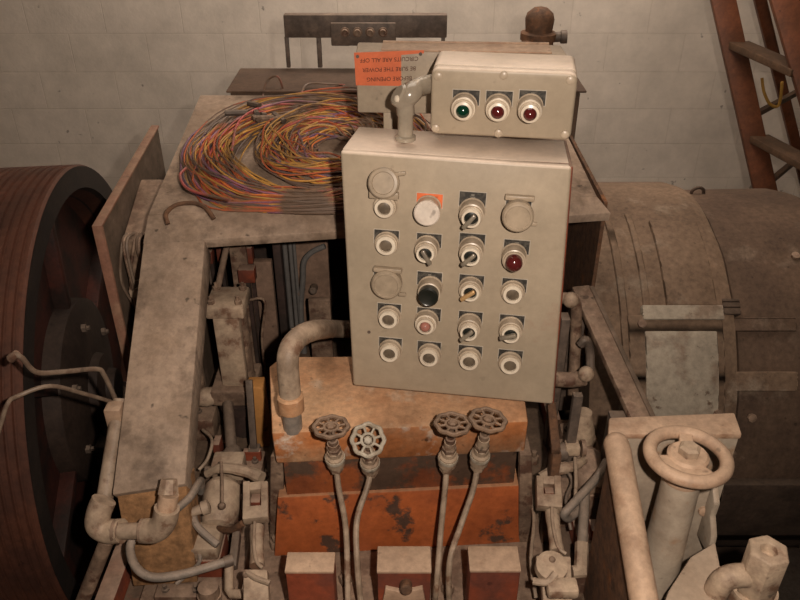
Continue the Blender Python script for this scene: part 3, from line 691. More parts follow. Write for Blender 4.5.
obj('lower_case', MB().hexa([(lx0 - .020, yl_ - .014, .702), (lx1 + .014, yr_ - .010, .702), (lx1 + .014, 1.22, .702), (lx0 - .020, 1.22, .702)],
                            [(lx0 - .004, yl_, lc), (lx1 + .006, yr_, lc), (lx1 + .006, 1.22, lc), (lx0 - .004, 1.22, lc)]), M['orange'], tk, .003, warp=.001)
obj('end_bracket', MB().hexa([(lx1 + .006, 1.03, .70), (lx1 + .035, 1.03, .70), (lx1 + .035, 1.10, .70), (lx1 + .006, 1.10, .70)],
                             [(lx1 - .01, 1.03, .93), (lx1 + .012, 1.03, .93), (lx1 + .012, 1.10, .93), (lx1 - .01, 1.10, .93)]), M['duststeel'], tk, .003)
obj('end_bracket', MB().hexa([(lx0 - .034, 1.03, .70), (lx0 - .002, 1.03, .70), (lx0 - .002, 1.10, .70), (lx0 - .034, 1.10, .70)],
                             [(lx0 - .012, 1.03, .93), (lx0 + .010, 1.03, .93), (lx0 + .010, 1.10, .93), (lx0 - .012, 1.10, .90)]), M['duststeel'], tk, .003)
# bent pipe
bp = thing('bent_pipe', P(293, 425, Z=1.0), 'thick dusty bent pipe rising from the tank lid behind the control box', 'pipe')
b0 = P(293, 427, Z=1.0)
pts = [b0 + V((0, 0, .035)), b0 + V((0, .004, .075)), P(288, 356, Y=b0.y + .02), P(298, 338, Y=b0.y + .06), P(316, 330, Y=b0.y + .12), P(340, 329, Y=1.34), P(385, 331, Y=1.36)]
obj('pipe_run', MB().tube(pts, .0185, 18), M['pipe'], bp)
obj('collar', MB().lathe(b0 + V((0, 0, .038)), zz, [(0, .020), (.002, .0225), (.030, .0225), (.033, .019)], 22), M['orangelid'], bp)
obj('base_nipple', MB().lathe(b0 - zz * .005, zz, [(0, .0165), (.045, .0165)], 18), M['conduit'], bp)

# ------------------------------------------------------------------ four hand valves
def valve(wx_, wy_, wr, bx, by, tilt_, wm, path, label, Yv=.985):
    hub = P(wx_, wy_, Y=Yv - .02)
    bod = P(bx, by, Y=Yv)
    axv = (hub - bod).normalized()
    rt = thing('needle_valve', P(path[-1][0], path[-1][1], Z=.702), label, 'valve', 'hand valves in front of the orange tank')
    t = V(tilt_).normalized()
    a = V((1, 0, 0)); a = (a - t * a.dot(t)).normalized(); c = t.cross(a)
    R0 = wr / FPX * (hub - CAM).dot(FW)
    mb = MB(); n = 40
    mb.tube([hub + (a * math.cos(2 * PI * i / n) + c * math.sin(2 * PI * i / n)) * R0 * (1 + .05 * math.cos(8 * 2 * PI * i / n)) for i in range(n)], R0 * .15, 8, closed=True, smooth=False)
    mb.torus(hub, t, R0 * .42, R0 * .10, 24, 8)
    for k in range(8):
        an = k * PI / 4 + .3; d = a * math.cos(an) + c * math.sin(an)
        mb.cyl(hub + d * R0 * .36, hub + d * R0 * .95, R0 * .085, seg=6)
    w = obj('handwheel', mb, wm, rt)
    obj('wheel_nut', MB().lathe(hub - t * .004, t, [(0, R0 * .3), (.007, R0 * .3), (.010, R0 * .2)], 6), wm, w)
    L = (hub - bod).length
    obj('stem', MB().lathe(bod, axv, [(L * .45, .0085), (L * .6, .0085), (L * .62, .006), (L - .001, .006)], 12), M['duststeel'], rt)
    obj('valve_body', MB().lathe(bod, axv, [(-.034, .006), (-.030, .0095), (-.020, .0105), (-.018, .0130), (-.016, .0160), (.008, .0160), (.012, .0125), (.022, .0125), (.024, .0105), (L * .5, .010)], 16), M['lightsteel'], rt)
    obj('packing_nut', MB().lathe(bod, axv, [(.020, .0105), (.021, .0125), (.032, .0125), (.034, .010)], 6), M['duststeel'], rt)
    obj('union_nut', MB().lathe(bod, axv, [(-.036, .008), (-.034, .0125), (-.022, .0125), (-.020, .011)], 6), M['lightsteel'], rt)
    obj('handle_collar', MB().lathe(bod, axv, [(-.003, .0172), (.001, .0182), (.005, .0172)], 16), M['handwhite'], rt)
    pp = [bod - axv * .03] + [P(x, y, Y=Yy + .005) for x, y, Yy in path[:-1]] + [P(path[-1][0], path[-1][1], Z=.701)]
    obj('tube', MB().tube(pp, .0052, 10), M['pipe'], rt)
    return rt
valve(331, 427, 16.5, 335, 458, (.0, .06, 1), M['handrust'], [(339, 490, .965), (346, 530, .93), (348, 600, .86), (349, 612)], 'rusty round handwheel valve on a straight tube, leftmost of the four')
valve(368, 440, 15.5, 370, 463, (.05, -1.0, .75), M['handwhite'], [(367, 488, .965), (357, 520, .93), (357, 560, .88), (362, 615, .85), (363, 622)], 'pale white spoked handwheel valve tilted to face the viewer')
valve(452.5, 424, 16.5, 448, 458, (.05, .06, 1), M['handrust'], [(445, 490, .965), (441, 530, .93), (437, 580, .87), (434, 612)], 'rusty handwheel valve just right of the pale tilted one')
valve(488, 420, 17, 480, 456, (.10, .04, 1), M['handrust'], [(473, 490, .965), (461, 525, .93), (450, 560, .88), (449, 600, .86), (450, 616)], 'rusty handwheel valve with a kinked tube, rightmost of the four')

# ------------------------------------------------------------------ three small blocks in front
def block(x0, x1, yb, yt, label, bolt=False):
    p = P(x0, yb, Z=.87); q = P(x1, yb, Z=.87); f = P((x0 + x1) / 2, yt, Z=.87)
    rt = thing('mounting_block', ((p.x + q.x) / 2, f.y + .02, .702), label, 'block', 'small dusty-topped blocks in front of the tank')
    body = obj('block_body', MB().b2(p.x, q.x, f.y, p.y, .702, .868), M['redox'], rt, .003)
    obj('block_top', MB().b2(p.x - .001, q.x + .001, f.y - .001, p.y + .001, .866, .872), M['pinkcast'], rt, .002)
    if bolt:
        m_ = (p.x + q.x) / 2
        obj('clamp_plate', MB().prism([(m_ - .036, f.y - .008, .80), (m_ + .036, f.y - .008, .80), (m_ + .030, f.y - .008, .838), (m_, f.y - .008, .828), (m_ - .030, f.y - .008, .838)], (0, .01, 0)), M['pinkcast'], rt, .001)
        obj('bolt', MB().lathe((m_ + .003, f.y - .006, .845), (0, -1, .3), [(-.004, .010), (.012, .010), (.015, .007)], 12), M['rusty'], rt)
block(288, 335, 553, 572, 'plain reddish block with pinkish top, leftmost in front of the tank')
block(378, 430, 547, 572, 'reddish block with a clamp bolt on its front, below the middle valves', True)
block(468, 517, 547, 571, 'plain reddish block with pinkish top, rightmost in front of the tank')

# ------------------------------------------------------------------ left brake gear
bz = .72
def Z(px, py, z): return P(px, py, Z=z)
sol = thing('brake_cylinder', (-.36, 1.38, .70), 'upright dusty square-sided cylinder with bolted cap inside the left opening', 'cylinder')
ct = P(230, 303, Y=1.38); cbm = P(224, 384, Y=1.38)
cx = (ct.x + cbm.x) / 2 + .016
obj('cylinder_body', MB().lathe((cx, 1.38, .835), zz, [(0, .040), (.01, .036), (.19, .036), (.195, .033)], 24), M['duststeel'], sol)
obj('front_rib', MB().b2(cx - .028, cx + .028, 1.338, 1.36, .84, 1.02), M['lightsteel'], sol, .006)
cap_ = obj('top_cap', MB().b2(cx - .040, cx + .040, 1.335, 1.42, 1.018, 1.048), M['lightsteel'], sol, .005)
for sx_ in (-.028, .028):
    for sy_ in (1.35, 1.405):
        obj('bolt', MB().lathe((cx + sx_, sy_, 1.047), zz, [(0, .008), (.009, .008), (.010, .004), (.018, .004)], 6), M['duststeel'], cap_)
obj('bottom_flange', MB().b2(cx - .052, cx + .045, 1.32, 1.43, .80, .84), M['duststeel'], sol, .006)
obj('lower_gland', MB().lathe((cx + .004, 1.36, .70), zz, [(0, .03), (.07, .03), (.075, .048), (.10, .05)], 24), M['verydark'], sol)
obj('side_port', MB().tube([(cx - .035, 1.37, 1.015), (cx - .07, 1.37, 1.015), (cx - .088, 1.37, .995), (cx - .088, 1.37, .86), (cx - .088, 1.38, .705)], .013, 12), M['duststeel'], sol)
obj('drain_plug', MB().lathe((cx - .048, 1.34, .815), (-1, -.3, 0), [(0, .02), (.02, .022), (.035, .017), (.04, .01)], 14), M['lightsteel'], sol)
rd0 = P(228, 404, Z=.82); rd1 = P(232, 455, Z=.80)
pr = thing('push_rod', (rd1.x, rd1.y, .70), 'dark steel push rod and yoke below the left brake cylinder', 'rod')
obj('rod', MB().cyl(rd0, rd1, .0115), M['darksteel'], pr)
obj('collar', MB().lathe(rd1 + V((0, .02, .0)), (0, -1, -.25), [(0, .014), (.015, .022), (.04, .024)], 18), M['darksteel'], pr)
yk = P(229, 466, Z=.80)
obj('yoke', MB().box(yk, (.062, .045, .04)), M['lightsteel'], pr, .005)
obj('yoke_post', MB().b2(yk.x - .02, yk.x + .02, yk.y - .012, yk.y + .02, .70, yk.z - .015), M['duststeel'], pr, .004)
obj('pin', MB().cyl(yk + V((-.045, -.01, .0)), yk + V((.045, -.01, 0)), .007, seg=10), M['darksteel'], pr)
# amber block and dark strap next to the tank
am = thing('amber_housing', P(255, 424, Z=.70), 'yellow-orange block beside the left brake cylinder', 'block')
a_ = P(257, 418, Y=1.30)
obj('amber_body', MB().b2(a_.x - .016, a_.x + .02, 1.30, 1.34, .70, P(257, 388, Y=1.30).z), M['amber'], am, .003)
stp = thing('tension_strap', P(251, 450, Z=.70), 'dark flat strap leaning against the yellow-orange block', 'strap')
obj('strap_bar', MB().bar(P(254, 450, Y=1.22), P(249, 380, Y=1.27), .014, .008, (0, -1, 0)), M['darksteel'], stp, .001)
obj('strap_foot', MB().b2(P(254, 450, Y=1.22).x - .012, P(254, 450, Y=1.22).x + .012, 1.21, 1.235, .70, P(254, 448, Y=1.22).z), M['darksteel'], stp, .002)

def brakegear(side):
    """levers, clevis, link and trip plate beside the tank; side -1 left, +1 right"""
    L_ = side < 0
    rt = thing('brake_linkage', Z(236 if L_ else 560, 520, .70), 'dusty brake levers, clevis and link rod left of the orange tank' if L_ else 'dusty brake levers, clevis and link rod right of the orange tank', 'brake linkage', 'brake linkages beside the orange tank')
    c = Z(224 if L_ else 568, 500, .80)
    if L_:
        obj('lever_housing', MB().lathe(Z(224, 482, .82), (0, -.93, -.35), [(0, .026), (.01, .034), (.06, .036), (.085, .028), (.09, .02)], 20, sx=1.0, ref=(1, 0, 0)), M['lightsteel'], rt)
        obj('housing_post', MB().b2(c.x - .03, c.x + .03, c.y - .02, c.y + .03, .70, .79), M['duststeel'], rt, .006)
        obj('cross_lever', MB().tube([Z(207, 474, .83), Z(222, 468, .85), Z(245, 471, .85), Z(262, 478, .85)], [.008, .010, .011, .012], 10), M['lightsteel'], rt)
        obj('thin_rod', MB().tube([Z(221, 462, .86), Z(222, 480, .86), Z(222, 503, .85)], .003, 8), M['duststeel'], rt)
        obj('rod_end', MB().ball(Z(222, 506, .85), .007), M['duststeel'], rt)
        k = [(256, 484), (256, 520), (257, 527), (257, 566), (255, 568)]
        sx, slot = 1, (256, 501)
    else:
        obj('lever_housing', MB().lathe(Z(583, 452, .82), (0, -.93, -.35), [(0, .026), (.01, .034), (.06, .036), (.085, .028), (.09, .02)], 20), M['duststeel'], rt)
        obj('housing_post', MB().b2(c.x - .01, c.x + .06, c.y + .02, c.y + .10, .70, .79), M['duststeel'], rt, .006)
        obj('cross_lever', MB().tube([Z(541, 478, .85), Z(556, 470, .86), Z(574, 466, .86), Z(584, 460, .85)], [.011, .012, .010, .008], 10), M['lightsteel'], rt)
        obj('thin_rod', MB().tube([Z(575, 458, .88), Z(576, 480, .87), Z(575, 505, .85)], .0035, 8), M['pipe'], rt)
        obj('nut_block', MB().box(Z(572, 448, .87), (.028, .026, .022)), M['lightsteel'], rt, .004)
        obj('nut_washer', MB().lathe(Z(583, 448, .87), (1, 0, 0), [(-.004, .016), (.004, .016)], 16), M['duststeel'], rt)
        obj('dark_collar', MB().lathe(Z(561, 452, .86), (1, .2, .1), [(-.02, .016), (.008, .018), (.012, .012)], 14), M['darksteel'], rt)
        k = [(548, 478), (549, 508), (552, 512), (557, 552), (556, 556)]
        slot = (549, 492)
    z0 = .885
    # clevis: two cheeks and a bridge
    a, b = Z(*k[0], z0), Z(*k[1], z0 - .02)
    w = .022
    d = (b - a).normalized()
    obj('clevis', MB().bar(a + V((-w * .72, 0, 0)), b + V((-w * .72, 0, 0)), .0125, .024).bar(a + V((w * .72, 0, 0)), b + V((w * .72, 0, 0)), .0125, .024)
        .bar(b - d * .022, b + d * .002, .044, .024).bar(a, a + d * .016, .03, .020), M['lightsteel'], rt, .002)
    obj('slot_block', MB().box(Z(*slot, z0 - .018), (.018, .022, .016)), M['redox'], rt, .002)
    a, b = Z(*k[2], z0 - .022), Z(*k[3], .85)
    obj('link_rod', MB().tube([a, (a + b) / 2, b], [.0125, .0115, .0115, .0125], 14), M['lightsteel'], rt)
    obj('pilot_tube', MB().tube([a + V((-.002, -.002, .015)), (a + b) / 2 + V((-.004, 0, .015)), b + V((0, 0, .014)), b + V((.012, -.012, .01))], .003, 8), M['pipe'], rt)
    # plate at the lower end
    if L_: q = [(243, 569), (267, 569), (269, 600), (266, 625), (243, 625)]
    else: q = [(540, 556), (571, 556), (573, 600), (573, 628), (545, 628)]
    zs = [.86, .86, .845, .83, .83]
    pl = obj('trip_plate', MB().prism([Z(x, y, zz_) for (x, y), zz_ in zip(q, zs)], (0, .01, -.02)), M['lightsteel'], rt, .003)
    if L_:
        obj('trip_arm', MB().tube([Z(247, 572, .872), Z(256, 578, .872), Z(270, 583, .87)], .0045, 8), M['pipe'], pl)
        obj('rivet', MB().ball(Z(246, 574, .866), .006), M['duststeel'], pl)
        obj('vertical_strut', MB().bar(Z(237, 533, .80), Z(233, 568, .78), .014, .02), M['darksteel'], rt, .002)
        obj('small_pipe', MB().tube([Z(229, 562, .80), Z(229, 590, .78), Z(232, 594, .78), Z(243, 594, .79)], .008, 12, smooth=False), M['lightsteel'], rt)
        obj('strut_arm', MB().tube([Z(216, 528, .79), Z(230, 530, .82), Z(243, 523, .85)], .006, 8), M['rusty'], rt)
        bw = .70
        obj('support_post', MB().b2(Z(252, 600, .8).x - .012, Z(252, 600, .8).x + .012, Z(252, 600, .8).y - .01, Z(252, 600, .8).y + .015, .70, .84), M['duststeel'], rt, .003)
    else:
        obj('cam_disc', MB().lathe(Z(551, 568, .868), (0, -.25, 1), [(-.004, .026), (.010, .025), (.012, .02)], 28), M['lightsteel'], pl)
        obj('cam_nose', MB().bar(Z(536, 562, .87), Z(552, 562, .87), .02, .012), M['lightsteel'], pl, .004)
        obj('cam_pin', MB().ball(Z(552, 560, .88), .006), M['duststeel'], pl)
        obj('trip_arm', MB().tube([Z(533, 581, .872), Z(547, 582, .875), Z(556, 573, .885)], .006, 10), M['pipe'], pl)
        obj('lower_lug', MB().box(Z(562, 588, .868), (.05, .03, .02)), M['lightsteel'], pl, .006)
        obj('support_post', MB().b2(Z(556, 600, .8).x - .012, Z(556, 600, .8).x + .012, Z(556, 600, .8).y - .01, Z(556, 600, .8).y + .015, .70, .84), M['duststeel'], rt, .003)
    return rt
brakegear(-1); brakegear(1)

# left: jar, base block, conduits, pipework
jr = thing('oiler_cup', Z(209, 590, .725), 'small round capped oiler cup near the lower left corner', 'oiler')
jp = Z(209, 592, .78)
obj('cup', MB().lathe((jp.x, jp.y, .725), zz, [(0, .018), (.045, .018), (.046, .0155)], 20), M['glass'], jr)
obj('cap', MB().lathe((jp.x, jp.y, .768), zz, [(0, .0205), (.006, .0205), (.007, .0185), (.026, .0175), (.028, .013)], 20), M['duststeel'], jr)
bbk = thing('bearing_block', Z(205, 555, .725), 'pale dusty block with red sides above the oiler cup', 'block')
bb = Z(206, 545, .79)
obj('block_body', MB().b2(bb.x - .028, bb.x + .026, bb.y - .02, bb.y + .05, .725, .77), M['redox'], bbk, .004)
obj('block_cap', MB().b2(bb.x - .026, bb.x + .024, bb.y - .018, bb.y + .048, .77, .80), M['lightsteel'], bbk, .005)
cd = thing('flexible_conduit', Z(140, 572, .72), 'grey flexible conduit looping from the pipe tee to the brake linkage', 'conduit')
obj('conduit_loop', MB().tube([Z(136, 532, .86), Z(130, 548, .85), Z(136, 567, .84), Z(152, 577, .83), Z(178, 575, .83), Z(205, 568, .83), Z(228, 561, .83)], .0075, 12), M['conduit'], cd)
obj('end_ferrule', MB().cyl(Z(224, 562.5, .83), Z(233, 559.5, .83), .010, seg=12), M['darksteel'], cd)
cd2 = thing('short_conduit', Z(188, 510, .86), 'short bent grey conduit curling beside the arm foot', 'conduit')
obj('conduit_bend', MB().tube([Z(178, 508, .90), Z(190, 497, .90), Z(198, 484, .89), Z(201, 481, .86), Z(201, 492, .82)], .007, 12), M['conduit'], cd2)
cd3 = thing('sagging_conduit', Z(200, 530, .80), 'thin grey conduit sagging from the small tap to the linkage', 'conduit')
obj('conduit_sag', MB().tube([Z(192, 510, .85), Z(196, 524, .84), Z(206, 535, .83), Z(218, 545, .82)], .0065, 10), M['conduit'], cd3)
tp = obj('tap_fitting', MB().lathe(Z(190, 513, .855), (1, .3, .2), [(0, .008), (.02, .009), (.022, .013), (.034, .013), (.036, .008)], 12), M['pipe'], cd3)

pw = thing('elbow_pipework', Z(110, 530, .74), 'thick dusty pipe with two big elbows clamped beside the frame arm', 'pipe')
e_ = P(101, 522, Y=.93); e_2 = P(121, 400, Y=1.10)
obj('long_pipe', MB().tube([e_2, e_], .0145, 16), M['pipe'], pw)
obj('lower_elbow', MB().tube([P(104, 500, Y=.925), P(99, 512, Y=.915), P(98, 525, Y=.905), P(108, 531, Y=.90), P(122, 531, Y=.895)], .0205, 16), M['lightsteel'], pw)
obj('cross_pipe', MB().cyl(P(112, 531, Y=.895), P(150, 531, Y=.885), .0135), M['pipe'], pw)
obj('union_ring', MB().lathe(P(116, 531, Y=.895), (1, 0, 0), [(-.004, .019), (.006, .019)], 16), M['duststeel'], pw)
obj('union_ring', MB().lathe(P(143, 531, Y=.885), (1, 0, 0), [(-.004, .020), (.006, .020)], 16), M['duststeel'], pw)
obj('tee_elbow', MB().tube([P(146, 531, Y=.885), P(156, 530, Y=.882), P(164, 522, Y=.885), P(167, 508, Y=.89)], .0205, 16), M['lightsteel'], pw)
obj('nipple', MB().cyl(P(165.5, 514, Y=.888), P(169, 494, Y=.90), .016), M['pinkcast'], pw)
obj('upper_nut', MB().cyl(P(168, 494, Y=.90), P(169, 479, Y=.915), .0175, .014, 8), M['lightsteel'], pw)
obj('drop_pipe', MB().cyl(P(107, 540, Y=.905), Z(76, 618, .68) + V((0, 0, -.0)), .0125), M['duststeel'], pw)

tb1 = thing('bent_tube', P(118, 400, Y=1.12), 'thin bent tube with a capped end crossing in front of the grooved wheel', 'tube')
obj('tube_run', MB().tube([P(14, 354, Y=.98), P(22, 358, Y=.98), P(36, 372, Y=1.0), P(60, 372, Y=1.03), P(96, 369, Y=1.08), P(104, 375, Y=1.09), P(114, 396, Y=1.10), P(118, 408, Y=1.10)], .0042, 10), M['tubebrown'], tb1)
obj('tube_cap', MB().lathe(P(13, 357, Y=.98), (-.8, -.1, -.6), [(-.010, .0065), (.004, .0075), (.006, .007)], 12), M['duststeel'], tb1)
tb2 = thing('curved_tube', P(116, 402, Y=1.12), 'thin curved tube arching below the capped one across the wheel', 'tube')
obj('tube_run', MB().tube([P(-4, 440, Y=.93), P(2, 420, Y=.94), P(8, 403, Y=.95), P(18, 396, Y=.97), P(50, 386, Y=1.0), P(85, 394, Y=1.05), P(116, 403, Y=1.10)], .0036, 10), M['tubebrown'], tb2)
tb3 = obj('pipe_clamp', MB().box(P(116, 415, Y=1.075), (.03, .03, .045)), M['pinkcast'], pw, .004)

# ------------------------------------------------------------------ inside the opening
def inner(name, label, cat, px, py, Y, group=None): p = P(px, py, Y=Y); return thing(name, (p.x, Y, .70), label, cat, group)
def vplate(name, x0, y0, x1, Y, m, label, cat, th=.02, bev=.002, zb=.70):
    a, b = P(x0, y0, Y=Y), P(x1, y0, Y=Y)
    o = obj(name, MB().b2(a.x, b.x, Y, Y + th, zb, a.z), m, None, bev); tag(o, label, cat); return o
vplate('steel_upright', 204, 245, 210, 1.62, M['darksteel'], 'thin dark upright at the left side of the frame opening', 'upright')
vplate('square_post', 227, 235, 244, 1.56, M['duststeel'], 'pale square column rising behind the upright brake cylinder', 'column', .03)
vplate('divider_panel', 247, 262, 271, 1.60, M['innerpanel'], 'low brown divider panel right of the pale square column', 'panel')
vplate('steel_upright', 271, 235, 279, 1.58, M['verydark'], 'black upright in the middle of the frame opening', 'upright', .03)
vplate('divider_panel', 281, 235, 327, 1.70, M['innerpanel'], 'tall brown panel behind the vertical pipes in the opening', 'panel')
vplate('divider_panel', 308, 300, 330, 1.55, M['duststeel'], 'low pale panel behind the bend of the thick pipe', 'panel', .015)
for (x0, y0, x1, y1, Y), lab in zip(((207, 250, 214, 262, 1.60), (238, 268, 256, 281, 1.54), (216, 243, 224, 262, 1.60), (246, 246, 254, 262, 1.58)),
        ('small red bracket at the far left of the opening', 'wide red bracket in front of the pale square column', 'narrow red bracket beside the slanted pipe', 'red bracket above the low divider panel')):
    a, b = P(x0, y0, Y=Y), P(x1, y1, Y=Y)
    t = inner('red_bracket', lab, 'bracket', x0, y1, Y)
    obj('bracket_plate', MB().b2(a.x, b.x, Y - .01, Y + .018, b.z, a.z), M['redox'], t, .002)
    obj('bracket_stem', MB().b2((a.x + b.x) / 2 - .004, (a.x + b.x) / 2 + .004, Y, Y + .01, .70, b.z + .002), M['verydark'], t)
a = P(228, 240, Y=1.54); b = P(217, 292, Y=1.42)
t = inner('slanted_pipe', 'thin pale pipe slanting behind the brake cylinder cap', 'pipe', 217, 292, 1.42); obj('pipe_run', MB().tube([a, b, (b.x, b.y, .70)], .007, 10, smooth=False), M['duststeel'], t)
for px_, r_, lab in ((284, .006, 'leftmost of the three thin vertical pipes in the opening'), (289.5, .005, 'middle of the three thin vertical pipes in the opening'), (293.5, .004, 'rightmost and thinnest of the three vertical pipes in the opening')):
    a = P(px_, 238, Y=1.66); t = thing('vertical_pipe', (a.x, 1.66, .70), lab, 'pipe', 'vertical pipes in the opening'); obj('pipe_run', MB().cyl((a.x, 1.66, .70), (a.x, 1.66, 1.185), r_, seg=10), M['bluegrey'], t)
t = inner('angled_conduit', 'dark conduit bending down in the right half of the opening', 'conduit', 301, 310, 1.66)
e0 = P(301, 310, Y=1.66)
obj('conduit_run', MB().tube([P(325, 246, Y=1.66), P(312, 252, Y=1.66), P(304, 262, Y=1.66), P(303, 280, Y=1.66), e0, (e0.x, 1.66, .70)], .007, 10), M['bluegrey'], t)
for kx, ky in ((300, 293), (313, 291)):
    obj('round_knob', MB().lathe(P(kx, ky, Y=1.66), (0, -1, .2), [(-.03, .010), (.0, .010), (.004, .006)], 12), M['darksteel'], t)
t = inner('wire_loop', 'thin pale wire loop beside the brake cylinder', 'wire', 262, 340, 1.5)
e0 = P(262, 340, Y=1.5)
obj('wire_run', MB().tube([P(248, 303, Y=1.5), P(250, 300, Y=1.5), P(265, 302, Y=1.5), e0, (e0.x, 1.5, .70)], .003, 8), M['duststeel'], t)
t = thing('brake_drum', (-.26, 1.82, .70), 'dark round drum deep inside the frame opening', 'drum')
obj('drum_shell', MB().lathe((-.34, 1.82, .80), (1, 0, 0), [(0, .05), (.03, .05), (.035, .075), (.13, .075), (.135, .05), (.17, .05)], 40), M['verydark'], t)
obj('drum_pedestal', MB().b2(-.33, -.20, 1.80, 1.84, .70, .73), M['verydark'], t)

# right side, beside the control box
rs = thing('elbow_manifold', (.36, 1.30, .70), 'dusty pipe manifold with two pale elbow caps beside the right edge of the control box', 'pipe fittings')
def vr(name, x0, y0, x1, Y, m, th=.03, zb=.70, bev=.002):
    a = P(x0, y0, Y=Y); b = P(x1, y0, Y=Y); obj(name, MB().b2(a.x, b.x, Y, Y + th, zb, a.z), m, rs, bev)
vr('upright', 562, 320, 571, 1.30, M['darksteel'])
vplate('steel_upright', 582, 225, 590, 1.72, M['darksteel'], 'dark upright under the right corner of the table plate', 'upright', .03, zb=FLOOR)
vplate('steel_upright', 592, 222, 598, 1.75, M['rusty'], 'rusty upright nearest the right edge of the table plate', 'upright', .03, zb=FLOOR)
obj('elbow', MB().tube([P(560, 298, Y=1.36), P(570, 299, Y=1.36), P(576, 306, Y=1.36), P(576, 330, Y=1.36), P(574, 372, Y=1.34), P(573, 395, Y=1.34)], .012, 12), M['duststeel'], rs)
obj('elbow', MB().tube([P(545, 378, Y=1.25), P(570, 380, Y=1.25), P(584, 378, Y=1.24)], .016, 12), M['duststeel'], rs)
obj('elbow_cap', MB().ball(P(586, 374, Y=1.23), .016), M['lightsteel'], rs)
obj('elbow_cap', MB().ball(P(571, 300, Y=1.35), .017), M['lightsteel'], rs)
obj('loose_hose', MB().tube([P(580, 345, Y=1.3), P(586, 340, Y=1.3), P(590, 352, Y=1.3), P(590, 372, Y=1.28)], .009, 10), M['darksteel'], rs)
obj('cone_foot', MB().lathe(P(585, 408, Y=1.22) - zz * .06, zz, [(-.1, .03), (.0, .028), (.05, .016)], 16), M['lightsteel'], rs)
obj('flange', MB().b2(P(560, 415, Y=1.16).x, P(604, 415, Y=1.16).x, 1.15, 1.22, .70, .80), M['duststeel'], rs, .006)
ob = thing('orange_bar', P(556, 446, Z=.75), 'worn orange-brown flat bar just right of the tank lid', 'bar')
obj('flat_bar', MB().bar(P(551, 404, Y=1.14), P(556, 452, Y=1.03), .016, .014), M['rusty'], ob, .002)
obj('bar_foot', MB().b2(P(556, 446, Y=1.05).x - .008, P(556, 446, Y=1.05).x + .008, 1.03, 1.06, .70, P(556, 448, Y=1.05).z), M['rusty'], ob, .002)
dp = thing('dark_post', P(567, 440, Z=.70), 'dark square post behind the right brake linkage', 'post')
obj('post_body', MB().b2(P(561, 420, Y=1.18).x, P(570, 420, Y=1.18).x, 1.115, 1.13, .70, P(565, 395, Y=1.12).z), M['darksteel'], dp, .002)
gcb = thing('grey_cable_loop', Z(575, 515, .80), 'pale grey cable looping from the handwheel stand to the brake linkage', 'cable')
obj('cable_run', MB().tube([Z(606, 462, .86), Z(598, 476, .87), Z(584, 492, .87), Z(570, 507, .86), Z(564, 514, .85), Z(569, 518, .83), Z(580, 508, .82), Z(584, 500, .80)], .0078, 12), M['conduit'], gcb)
vp = thing('drain_pipe', Z(582, 572, .72), 'short grey pipe with a square foot left of the handwheel stand', 'pipe')
obj('pipe_run', MB().cyl(Z(585, 492, .84), Z(582, 545, .82), .009), M['conduit'], vp)
obj('pipe_socket', MB().cyl(Z(582, 543, .82), Z(581, 572, .80), .012, seg=8), M['lightsteel'], vp)
obj('pipe_foot', MB().cyl(Z(572, 572, .80), Z(585, 571, .80), .011, seg=10), M['lightsteel'], vp)
obj('pipe_saddle', MB().b2(Z(581, 565, .8).x - .01, Z(581, 565, .8).x + .01, Z(581, 565, .8).y - .01, Z(581, 565, .8).y + .012, .70, .79), M['duststeel'], vp, .002)

# small castings, nuts and wires that crowd both sides of the tank
def blockthing(name, px, py, z, sx, sy, label, m, zb=.70, cat='block', bolts=0, bev=.004, parts='block_body'):
    c = Z(px, py, z)
    t = thing(name, (c.x, c.y, zb), label, cat)
    b_ = obj(parts, MB().b2(c.x - sx / 2, c.x + sx / 2, c.y - sy / 2, c.y + sy / 2, zb, z), m, t, bev)
    for k in range(bolts):
        fx = (k % 2 - .5) * sx * .6; fy = (k // 2 - .5) * sy * .6 if bolts > 2 else 0
        obj('bolt', MB().lathe((c.x + fx, c.y + fy, z - .001), zz, [(0, .0075), (.006, .0075), (.007, .004), (.014, .004)], 6), M['darksteel'], t)
    return t
blockthing('base_casting', 243, 462, .745, .085, .07, 'flat dusty casting with two bolts under the left push rod', M['duststeel'], bolts=2, cat='casting')
blockthing('bearing_stand', 205, 412, .76, .045, .06, 'dusty bolted bearing stand tucked against the inner edge of the long arm', M['duststeel'], bolts=1, cat='bearing')
blockthing('red_spacer', 217, 440, .79, .014, .03, 'small bright red spacer left of the push rod', M['redox'], cat='spacer', bev=.001)
blockthing('red_spacer', 252, 450, .77, .036, .012, 'thin red strip across the bed beside the tank lid', M['redox'], cat='spacer', bev=.001)
blockthing('ledge_casting', 181, 590, .745, .09, .03, 'low dusty ledge casting in front of the arm foot', M['duststeel'], bolts=2, cat='casting')
blockthing('base_casting', 578, 430, .80, .075, .06, 'rounded brown casting behind the right brake linkage', M['duststeel'], cat='casting', bolts=2, bev=.012)
blockthing('brown_casting', 560, 425, .76, .05, .04, 'low dark brown casting between the flat bar and the dark post', M['rusty'], cat='casting', bolts=1)
blockthing('bearing_stand', 590, 445, .78, .04, .05, 'dusty bearing stand just left of the handwheel stand rail', M['rusty'], cat='bearing', bolts=1, bev=.008)
blockthing('red_spacer', 595, 525, .76, .018, .03, 'dull red spacer in the shade left of the handwheel stand', M['redox'], cat='spacer', bev=.001)
